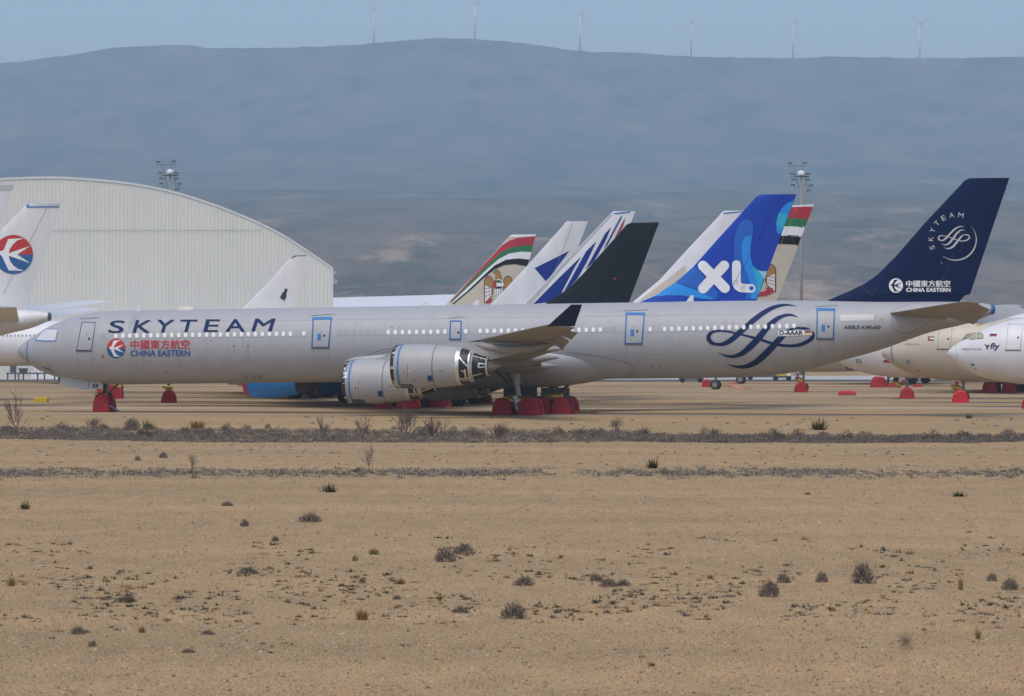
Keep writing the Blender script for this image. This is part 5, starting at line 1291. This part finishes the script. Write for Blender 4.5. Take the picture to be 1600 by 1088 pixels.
# ------------------------------------------------------------------ floodlight masts
mast_green = mat('mast_green', (.06, .11, .11), .5); lamp_case = mat('floodlight_case', (.085, .085, .09), .45); pole_m = mat('mast_pole', (.27, .26, .24), .5, var=.15, vscale=.3)
def mast(px, py_dome, D, label):
    k = D / F; h = CH + (HZ - py_dome) * k
    t = empty('floodlight_mast', ((px - 800) * k, D, 0)); tag(t, label, 'floodlight', 'floodlight masts')
    G().tube([(0, 0, 0), (0, 0, h)], [.34, .19], 14).build('pole', pole_m, t, True)
    rings = [[(r_ * math.cos(a), r_ * math.sin(a), h + dz) for a in [2 * math.pi * i / 20 for i in range(20)]] for dz, r_ in ((-.35, .62), (-.3, .66), (0, .66), (.28, .58), (.42, .42), (.5, .1))]
    G().loft(rings).build('dome_cap', mat('dome_white', (.72, .73, .74), .45), t, True)
    u = .0714 * k / .1108 * 1.0
    def q(zx, zy, y=0): return ((zx - 650) / 15.54 * k, y, h + (480 - zy) / 15.54 * k)
    G().tube([q(480, 560), q(830, 560)], .10, 8).build('ring_beam', mast_green, t)
    for a, b in (((455, 305), (520, 560)), ((655, 305), (690, 410)), ((330, 305), (785, 305)), ((540, 570), (555, 740)), ((740, 570), (790, 830)), ((520, 590), (590, 820)), ((460, 825), (620, 820)), ((790, 830), (900, 830)), ((690, 750), (760, 745)), ((390, 575), (500, 570)), ((760, 575), (850, 575))):
        G().tube([q(*a, -.3), q(*b, -.3)], .045, 6).build('frame_bar', mast_green, t)
    for x_ in (468, 650):
        G().tube([q(x_, 305, -.3), q(x_, 175, -.3)], .02, 5).build('rod', mast_green, t)
        G().tube([q(x_, 178, -.3), q(x_, 150, -.3)], .09, 8).build('beacon', mat('beacon_red', (.35, .10, .08), .5), t)
    for zx, zy, ry in ((365, 235, .22), (735, 225, -.12), (425, 500, .25), (800, 500, .1), (450, 635, .18), (795, 640, -.1), (445, 765, .05), (880, 765, -.12), (820, 900, -.25)):
        c = q(zx, zy, -.7 if zx < 650 else -.5)
        fl_ = G().box(c, (.36, .36, .12), 0, ry).build('floodlight', lamp_case, t)
        G().box((c[0], c[1] - .02, c[2] - .135), (.31, .31, .02), 0, ry).build('lens', mat('lamp_glass', (.30, .30, .28), .2), fl_)
        for sx in (-1, 1): G().tube([(c[0] + sx * .36, c[1], c[2]), (c[0] + sx * .3, c[1] + .15, c[2] - .42)], .03, 5).build('bracket', mast_green, fl_)
mast(266, 269, 722, 'floodlight mast with white dome cap rising behind the hangar roof')
mast(1252, 271, 722, 'floodlight mast with white dome cap standing behind the fins at right')

# ------------------------------------------------------------------ wind turbines on the ridge
turb = mat('turbine_white', (.88, .88, .86), .5)
for i, (px, pb, ph, ang, yaw, lab) in enumerate([(584, 69, 12, 92, 0, 'wind turbine farthest left on the ridge'), (742, 60, 3, 118, 65, 'wind turbine on the highest part of the ridge, hub near the picture top'),
                                     (906, 78, 22, 20, 80, 'wind turbine right of the highest hill, seen edge on'), (1080, 87, 33, 0, 0, 'wind turbine with two drooping blades, fourth from the left'),
                                     (1239, 90, 34, 110, 70, 'wind turbine second from the right on the ridge'), (1437, 91, 37, 55, 40, 'wind turbine farthest right on the ridge')]):
    x = (px - 800) / F * RY; zb = CH + (HZ - pb) * RY / F; zh = CH + (HZ - ph) * RY / F
    t = empty('wind_turbine', (x, RY, zb - 6)); tag(t, lab, 'wind turbine', 'wind turbines on the ridge')
    h = zh - zb + 6
    G().tube([(0, 0, 0), (0, 0, h)], [2.3, 1.5], 12).build('tower', turb, t, True)
    G().box((0, -1, h + .6), (2.2, 4.5, 2.0), R(yaw)).build('nacelle', turb, t)
    M = Matrix.Rotation(R(yaw), 3, 'Z')
    for b in range(3):
        a = R(ang + 120 * b); d = Vector((math.sin(a), 0, math.cos(a))); n_ = Vector((math.cos(a), 0, -math.sin(a)))
        rings = []
        for u, w, th in ((0, .9, .9), (.12, 1.5, .5), (.5, .9, .3), (1, .25, .1)):
            c = d * 40 * u + Vector((0, -6, 0))
            rings.append([tuple(M @ (c + n_ * w * s1 + Vector((0, th * s2, 0))) + Vector((0, 0, h + .6))) for s1, s2 in ((-1, 0), (0, -1), (1, 0), (0, 1))])
        G().loft(rings).build('blade', turb, t)

# ------------------------------------------------------------------ plants
twig_grey = mat('grey_twigs', (.16, .138, .122), .9, var=.35, vscale=3, spec=.1); twig_brown = mat('brown_twigs', (.17, .13, .11), .9, var=.3, vscale=3, spec=.1)
twig_olive = mat('olive_twigs', (.15, .135, .06), .9, var=.35, vscale=3, spec=.1); straw = mat('straw_grass', (.36, .24, .10), .9, var=.3, vscale=4, spec=.1); leaf_green = mat('dull_green_leaves', (.085, .095, .04), .9, var=.35, vscale=4, spec=.1)
scrub_m = mat('dry_scrub', (.212, .187, .158), .95, var=.4, vscale=.8, spec=.05, col2=(.115, .10, .085))

def blades(rs, n, base_r, fan, tri, width, lean=.9, up=.15, curl=.0):
    """unit-size clump of thin blades: n triangles from the ground to a dome"""
    v, f = [], []
    for i in range(n):
        a = rs.uniform(0, 2 * math.pi); el = math.acos(rs.uniform(up, 1.0)) * lean; rad = fan * (rs.uniform(.55, 1.0))
        bx, by = base_r * rs.normal() * .5, base_r * rs.normal() * .5
        tip = np.array([bx + .5 * rad * math.sin(el) * math.cos(a), by + .5 * rad * math.sin(el) * math.sin(a), rad * math.cos(el)])
        s = rs.uniform(0, .35); b = np.array([bx, by, 0.0]) * (1 - s) + tip * s * .6
        sd_v = np.array([math.cos(a + 1.57), math.sin(a + 1.57), 0]) * width * rs.uniform(.6, 1.3)
        k = len(v)
        v += [tuple(b - sd_v), tuple(b + sd_v), tuple(tip)]; f.append((k, k + 1, k + 2))
    return v, f
def shell(rs, n, length, width, inner=.3, flat=.0):
    """rounded clump: short outward twigs spread through a half ball"""
    v, f = [], []
    for i in range(n):
        a = rs.uniform(0, 2 * math.pi); ct = rs.uniform(-.05, 1.0); st = math.sqrt(max(1 - ct * ct, 0)); d = np.array([st * math.cos(a), st * math.sin(a), ct])
        rr = inner + (1 - inner) * rs.uniform(0, 1) ** .6; lump = 1 + .22 * noise.noise((d[0] * 2.1, d[1] * 2.1, d[2] * 2.1 + rs.rand() * .01))
        p = d * rr * lump * .86; p[2] = max(p[2], 0.0); dd = d + rs.normal(size=3) * .35 + np.array([0, 0, .35]); dd /= np.linalg.norm(dd)
        q = p + dd * length * rs.uniform(.6, 1.3); sv = np.cross(dd, rs.normal(size=3)); sv = sv / (np.linalg.norm(sv) + 1e-6) * width
        k = len(v); v += [tuple(p - sv), tuple(p + sv), tuple(q)]; f.append((k, k + 1, k + 2))
    return v, f
def grow(p, d, L, r, depth, g, rs, spread=.6):
    q = p + d * L
    g.tube([p, p + d * L * .5 + Vector(rs.normal(size=3)) * L * .04, q], [r, r * .8, r * .55], 4, False)
    if depth == 0: return
    for i in range(4 + (rs.rand() > .5)):
        t = rs.uniform(.35, 1.0); nd_ = (d + Vector(rs.normal(size=3)) * spread); nd_.z = abs(nd_.z) * .8 + .25; nd_.normalize()
        grow(p + d * L * t, nd_, L * rs.uniform(.45, .7), r * .5, depth - 1, g, rs, spread)
PROTO = {}
def proto(kind, k):
    key = (kind, k)
    if key in PROTO: return PROTO[key]
    rs = np.random.RandomState(sum(ord(c) for c in kind) * 7 + k)
    g = G()
    if kind == 'dome': g.add(*shell(rs, 620, .30, .022)); m = twig_grey
    elif kind == 'spiky': g.add(*blades(rs, 130, .22, 1.0, 1, .030, 1.1, .10)); m = twig_olive
    elif kind == 'straw': g.add(*blades(rs, 130, .15, 1.0, 1, .016, .55, .3)); m = straw
    elif kind == 'green': g.add(*shell(rs, 260, .22, .05)); m = leaf_green
    elif kind == 'sapling':
        for i in range(3): grow(Vector((rs.normal() * .04, rs.normal() * .04, 0)), Vector((rs.normal() * .22, rs.normal() * .22, 1)).normalized(), .48 + .1 * rs.rand(), .016, 3, g, rs, .45)
        m = twig_brown
    else:
        for i in range(17): grow(Vector((rs.normal() * .12, rs.normal() * .12, 0)), Vector((rs.normal() * .4, rs.normal() * .4, 1)).normalized(), .42 + .15 * rs.rand(), .012, 2, g, rs, .5)
        m = twig_brown
    zs = float(np.percentile([p[2] for p in g.v], 98)); xsn = float(np.percentile([max(abs(p[0]), abs(p[1])) for p in g.v], 92))
    g.v = [(p[0] / xsn * .5, p[1] / xsn * .5, p[2] / zs) for p in g.v]
    me = bpy.data.meshes.new(kind + '_plant'); me.from_pydata(g.v, [], g.f); me.materials.append(m); PROTO[key] = me
    return me
NAMES = {'dome': 'dry_shrub', 'spiky': 'spiky_shrub', 'straw': 'straw_tuft', 'green': 'green_tuft', 'sapling': 'bare_sapling', 'bush': 'bare_bush'}
PLANTS = [
    (485, 816, 33, 15, 'dome', 'wide grey dome shrub alone on gravel, below the near inner engine'), (725, 866, 30, 18, 'dome', 'darker grey shrub, right one of a touching pair'), (696, 878, 30, 23, 'dome', 'pale grey shrub, left and nearer one of a touching pair'),
    (819, 915, 31, 15, 'dome', 'low dark oval shrub standing alone below picture centre'), (803, 967, 38, 26, 'dome', 'round dark shrub nearest the bottom edge, below the oval one'), (931, 909, 20, 14, 'dome', 'small pale shrub, first of three in a row'),
    (950, 917, 26, 14, 'dome', 'dark shrub, middle of three in a row'), (973, 916, 24, 11, 'dome', 'flat dark shrub, last of three in a row'), (1202, 933, 30, 26, 'dome', 'tall dome shrub, leftmost of the right-hand cluster'),
    (1224, 911, 20, 16, 'dome', 'small dark dome shrub just behind the tall dome shrub'), (1284, 910, 18, 17, 'dome', 'small grey tuft shrub midway in the right-hand cluster'), (1349, 912, 34, 32, 'dome', 'largest spreading shrub of the right-hand cluster with green foot'),
    (382, 823, 13, 12, 'dome', 'small dark shrub left of the wide grey dome shrub'), (388, 897, 32, 12, 'dome', 'flat grey shrub on gravel, left of centre'), (200, 941, 22, 12, 'dome', 'low grey shrub among the green tufts at left'),
    (122, 991, 23, 13, 'dome', 'dark low shrub near the bottom left corner'), (294, 1020, 21, 7, 'dome', 'thin flat shrub closest to the bottom edge at left'), (215, 720, 10, 8, 'dome', 'small round shrub, left one of two between the scrub strips'), (255, 716, 12, 10, 'dome', 'small pale round shrub, right one of two between the scrub strips'),
    (560, 739, 11, 9, 'dome', 'dark round shrub at the foot of the bare sapling'), (355, 791, 17, 8, 'dome', 'small flat shrub alone on open gravel at left'), (430, 846, 12, 9, 'dome', 'small dark shrub below the wide grey dome shrub'), (1578, 922, 24, 19, 'dome', 'grey shrub at the right edge'), (1550, 908, 16, 13, 'dome', 'small pale shrub near the right edge'),
    (620, 937, 12, 8, 'dome', 'tiny dark shrub right of the straw tuft'), (720, 958, 24, 11, 'dome', 'thin twiggy grey shrub left of the round dark one'), (325, 992, 20, 8, 'dome', 'flat twiggy shrub at lower left'),
    (1020, 732, 28, 18, 'spiky', 'olive spiky shrub above the second scrub strip, right of centre'), (515, 769, 28, 15, 'spiky', 'sprawling olive shrub on open gravel below the saplings'), (39, 796, 20, 16, 'spiky', 'olive spiky shrub near the left edge'), (1499, 776, 30, 10, 'spiky', 'dark flat spiky shrub near the right edge'),
    (1279, 672, 34, 20, 'spiky', 'dark spiky shrub above the scrub strip at right'), (1262, 773, 12, 5, 'spiky', 'tiny flat shrub on open gravel at right'), (1514, 654, 14, 9, 'spiky', 'small dark shrub beside the aircraft stands at right'),
    (222, 989, 13, 13, 'straw', 'round straw tuft near the bottom left'), (565, 969, 22, 22, 'straw', 'tall straw tuft left of the round dark shrub'), (1501, 922, 11, 24, 'straw', 'upright straw tuft near the right edge'), (1528, 999, 11, 20, 'straw', 'upright straw tuft lower right corner'), (18, 916, 14, 18, 'straw', 'pale straw tuft at the left edge'),
    (625, 913, 18, 12, 'straw', 'low straw tuft right of centre left'), (1110, 905, 12, 10, 'straw', 'small straw tuft left of the right-hand cluster'), (1018, 1041, 14, 9, 'straw', 'small golden tuft at the bottom edge'),
    (145, 1011, 13, 11, 'green', 'rounded green tuft near the bottom left'), (584, 867, 15, 10, 'green', 'green tuft left of the touching shrub pair'), (555, 877, 9, 10, 'green', 'small green tuft beside the other green tuft'), (566, 912, 11, 9, 'green', 'bright green tuft beside the low straw tuft'),
    (25, 682, 40, 76, 'sapling', 'tall bare sapling at the left edge'), (300, 741, 24, 34, 'sapling', 'small bare sapling on the second scrub strip'), (581, 741, 32, 50, 'sapling', 'upright bare sapling on the second scrub strip, below the near inner engine'), (505, 691, 30, 46, 'sapling', 'bare sapling in the scrub strip, left of the engines'), (566, 687, 34, 42, 'sapling', 'thin bare sapling in the scrub strip below the inner engine'),
    (634, 681, 46, 50, 'bush', 'large bare bush, left one of two below the engines'), (680, 685, 46, 38, 'bush', 'dense bare bush, right one of two below the engines'), (776, 686, 46, 27, 'bush', 'low spreading bare bush below the main gear'), (964, 675, 26, 27, 'bush', 'upright bare bush right of the main gear'), (147, 672, 30, 22, 'bush', 'bare bush below the nose wheel'),
    (1118, 683, 22, 16, 'bush', 'small bare bush in the scrub strip below the ribbon emblem'), (1008, 682, 20, 16, 'bush', 'small straw-coloured bare bush right of the upright one'),
    (308, 670, 26, 15, 'straw', 'golden bush behind the scrub strip at left'), (232, 671, 26, 15, 'spiky', 'olive bush behind the scrub strip at left'), (207, 669, 22, 16, 'dome', 'dark twiggy shrub beside the olive bush'),
]
for i, (px, py, w, h, kind, lab) in enumerate(PLANTS):
    D = gd(py); k = D / F
    o = link(NAMES[kind], proto(kind, i % 4)); o.location = ((px - 800) * k, D, -.01)
    ks = .78 if kind in ('sapling', 'bush') else 1.0
    o.scale = (w * k * ks, w * k * ks, h * k * (.9 if ks < 1 else 1)); o.rotation_euler = (0, 0, rnd.uniform(0, 6.28)); tag(o, lab, 'shrub' if kind in ('dome', 'spiky', 'bush') else ('sapling' if kind == 'sapling' else 'grass tuft'))

def scatter(name, label, spots, m, blades_n=(9, 14), width=.02, lean=1.0, round_=False):
    """many small clumps in one mesh; spots = (x, y, width, height)"""
    V, Fc = [], []
    protos = [(lambda b: ([(x * .5, y * .5, z) for x, y, z in b[0]], b[1]))(shell(nr, rnd.randint(*blades_n), .28, width)) if round_ else blades(nr, rnd.randint(*blades_n), .5, 1.0, 1, width, lean, .1) for _ in range(24)]
    n0 = 0
    for x, y, w, h in spots:
        v, f = protos[nr.randint(24)]; a = nr.rand() * 6.28; c, s = math.cos(a), math.sin(a)
        q = np.array(v); V.append(np.column_stack([x + w * (q[:, 0] * c - q[:, 1] * s), y + w * (q[:, 0] * s + q[:, 1] * c), q[:, 2] * h - .005]))
        Fc.append(np.array(f) + n0); n0 += len(v)
    V = np.concatenate(V); Fc = np.concatenate(Fc)
    me = bpy.data.meshes.new(name); me.from_pydata(V.tolist(), [], Fc.tolist()); me.materials.append(m)
    return stuff(link(name, me), label, 'plants')
# dense strip of dry scrub before the stands
sp, big = [], []
def strip_edges(x):
    px_ = 800 + F * x / 230
    near = 218 + 8 * max(0, min(1, (430 - px_) / 430)) + 2.5 * noise.noise((x * .09, 1, 0)) + 1.5 * noise.noise((x * .4, 9, 0))
    return near, near + 30 + 6 * noise.noise((x * .11, 5, 0)) - 14 * max(0, min(1, (px_ - 800) / 300))
while len(sp) < 11500:
    x = nr.uniform(-75, 75); near, far = strip_edges(x)
    u = nr.rand() ** 1.25; y = near + (far - near) * u
    if nr.rand() > (1.2 - u * .75) + .9 * noise.noise((x * .3, y * .12, 3)): continue
    sp.append((x, y, nr.uniform(.5, 1.1), (.14 + .16 * nr.rand()) * (1 - .35 * (u < .15))))
scatter('dry_scrub_strip', 'long strip of dry grey scrub growing in front of the stands', sp, scrub_m, (26, 34), .07, 1.0, True)
for i in range(150):
    x = nr.uniform(-60, 60); near, far = strip_edges(x); y = near + (far - near) * nr.uniform(.2, 1.15)
    big.append((x, y, nr.uniform(.5, 1.3), nr.uniform(.25, .62)))
scatter('scrub_bushes', 'low bushes standing up out of the scrub strip', big[:70], twig_grey, (200, 260), .035, 1.0, True)
scatter('scrub_bushes', 'low olive and brown bushes in the scrub strip', big[70:110], twig_brown, (200, 260), .035, 1.0, True)
scatter('scrub_bushes', 'low pale bushes in the scrub strip', big[110:], scrub_m, (200, 260), .035, 1.0, True)
sp = []
while len(sp) < 3600:
    x = nr.uniform(-50, 50); y = 166 + 4.6 * nr.normal() * .6 + 1.2 * noise.noise((x * .15, 2, 0))
    if nr.rand() > .62 + 1.0 * noise.noise((x * .22, 6, 1)): continue
    sp.append((x, y, nr.uniform(.25, .6), nr.uniform(.07, .24)))
scatter('dry_scrub_strip', 'thin second strip of low grey scrub crossing the gravel', sp, mat('grey_green_scrub', (.27, .245, .21), .95, var=.4, vscale=1.2, spec=.05, col2=(.15, .14, .11)), (18, 24), .045)
# loose small weeds
def px_spot(px, py, w, h):
    D = gd(py); k = D / F; return ((px - 800) * k, D, w * k, h * k)
sp1, sp2, sp3 = [], [], []
for i in range(3900):
    r = nr.rand()
    if r < .55: py = 942 + 17 * nr.normal()
    elif r < .75: py = 905 + 14 * nr.normal()
    elif r < .88: py = 862 + 10 * nr.normal()
    else: py = nr.uniform(830, 1030)
    px_ = nr.uniform(-520, 2120)
    if noise.noise((px_ * .008, py * .02, 4)) < -.12 + (0 if py > 880 else .2): continue
    s = px_spot(px_, max(py, 800), 4 + 15 * nr.rand() ** 1.6, 2 + 8 * nr.rand() ** 1.7); t = nr.rand()
    (sp1 if t < .45 else sp2 if t < .85 else sp3).append(s)
for i in range(260):
    py = nr.choice([700, 706, 712, 660, 655, 664, 726, 690]) + nr.uniform(-4, 4)
    (sp1 if nr.rand() < .6 else sp2).append(px_spot(nr.uniform(-20, 1620), py, nr.uniform(3, 9), nr.uniform(1.5, 4)))
scatter('grey_weeds', 'scattered low grey weeds on the gravel', sp1, mat('weed_grey', (.095, .083, .08), .95, spec=.05), (34, 44), .06, 1.1)
scatter('green_weeds', 'scattered low green weeds on the gravel', sp2, mat('weed_green', (.06, .063, .032), .95, spec=.05), (30, 40), .07, 1.1)
scatter('straw_weeds', 'scattered straw coloured weed tufts on the gravel', sp3, straw, (30, 40), .06, .9)
# pebbles, three colours of stone
oct_f = np.array([(0, 2, 4), (2, 1, 4), (1, 3, 4), (3, 0, 4)]); base = np.array([(1, 0, 0), (-1, 0, 0), (0, 1, 0), (0, -1, 0), (.1, .1, .9)], float)
for N, m, lab in ((64000, mat('dark_stone', (.19, .13, .085), .95, var=.4, vscale=3), 'small dark brown stones scattered over the gravel'), (52000, mat('pale_stone', (.48, .37, .26), .95, var=.25, vscale=3), 'small pale stones scattered over the gravel'), (17000, mat('reddish_stone', (.30, .15, .085), .95, var=.3, vscale=3), 'small reddish stones scattered over the gravel')):
    yy = 52 + 190 * nr.rand(N) ** 1.6; xx = (nr.rand(N) - .5) * yy * .42; ss = nr.uniform(.009, .023, N) * (1 + (nr.rand(N) < .03) * 1.0) * (.75 + yy / 400)
    V = (base[None] * ss[:, None, None] * nr.uniform(.7, 1.4, (N, 1, 3)) + np.stack([xx, yy, np.zeros(N)], 1)[:, None]).reshape(-1, 3); Fc = (oct_f[None] + (np.arange(N) * 5)[:, None, None]).reshape(-1, 3)
    me = bpy.data.meshes.new('pebbles'); me.vertices.add(len(V)); me.vertices.foreach_set('co', V.ravel()); me.loops.add(Fc.size); me.loops.foreach_set('vertex_index', Fc.ravel().astype(np.int32))
    me.polygons.add(len(Fc)); me.polygons.foreach_set('loop_start', np.arange(0, Fc.size, 3, dtype=np.int32)); me.update(calc_edges=True); me.materials.append(m)
    stuff(link('pebbles', me), lab, 'pebbles')

# dry weeds on the bank right before the camera, out of focus
def near_weed(px, py_top, Y, head, label, stalks=3):
    x = (px - 800) / F * Y; zt = CH + (HZ - py_top) * Y / F; zb = bank(Y)
    t = empty('dry_weed', (x, Y, zb)); tag(t, label, 'weed', 'dry weeds before the camera')
    h = zt - zb
    for i in range(stalks):
        hh = h * (1 if i == 0 else rnd.uniform(.75, .97)); dx = 0 if i == 0 else rnd.uniform(-.09, .09)
        G().tube([(dx * .3, 0, 0), (dx * .7 + .01, 0, hh * .5), (dx, 0, hh)], [.003, .002, .0015], 5).build('stalk', straw, t)
    if head:
        rs = np.random.RandomState(5); v, f = [], []
        for i in range(160):
            d = rs.normal(size=3); d /= np.linalg.norm(d); p = np.array([0, 0, h]); sd_v = np.cross(d, [0, 0, 1.01]) * .003; k = len(v)
            v += [tuple(p - sd_v), tuple(p + sd_v), tuple(p + d * head)]; f.append((k, k + 1, k + 2))
        G().add(v, f).build('seed_head', twig_brown, t)
near_weed(1415, 1002, 9, .016, 'blurred dry weed with a round seed head near the lower right', 1)
def near_grass(px, py_top, Y, spread, n, label):
    x = (px - 800) / F * Y; zt = CH + (HZ - py_top) * Y / F; zb = bank(Y); h = zt - zb; v, f = [], []
    for i in range(n):
        dx = nr.normal() * spread; hh = h * nr.uniform(.86, 1.0); k = len(v)
        v += [(dx * .3 - .0012, nr.normal() * .02, 0), (dx * .3 + .0012, nr.normal() * .02, 0), (dx + nr.normal() * .01, nr.normal() * .02, hh)]; f.append((k, k + 1, k + 2))
    o = G().add(v, f).build('tall_dry_grass', straw, None); o.location = (x, Y, zb); tag(o, label, 'grass', 'dry weeds before the camera')
near_grass(1245, 1000, 5.5, .02, 26, 'blurred faint grass stalks at the bottom edge, left of the seed head')
near_grass(1330, 1030, 5.2, .02, 16, 'blurred faint grass stalks at the bottom edge, just beside the seed head')
near_grass(1585, 1015, 5.5, .025, 26, 'blurred faint grass stalks in the bottom right corner')
near_grass(60, 1040, 5.5, .03, 16, 'blurred faint grass stalks in the bottom left corner')
# ------------------------------------------------------------------ haze
hm = bpy.data.materials.new('haze_air'); hm.use_nodes = True; nt = hm.node_tree; nt.nodes.clear()
pv = nt.nodes.new('ShaderNodeVolumePrincipled'); pv.inputs['Color'].default_value = (0.60, 0.80, 0.98, 1); pv.inputs['Density'].default_value = HAZE_DENSITY
pv.inputs['Anisotropy'].default_value = 0.0
ou = nt.nodes.new('ShaderNodeOutputMaterial'); nt.links.new(pv.outputs[0], ou.inputs['Volume'])
o = G().box((0, 6900, 449), (9100, 7400, 453)).build('haze', hm)
o['kind'] = 'stuff'; o['label'] = 'pale blue haze over the valley'; o['category'] = 'haze'
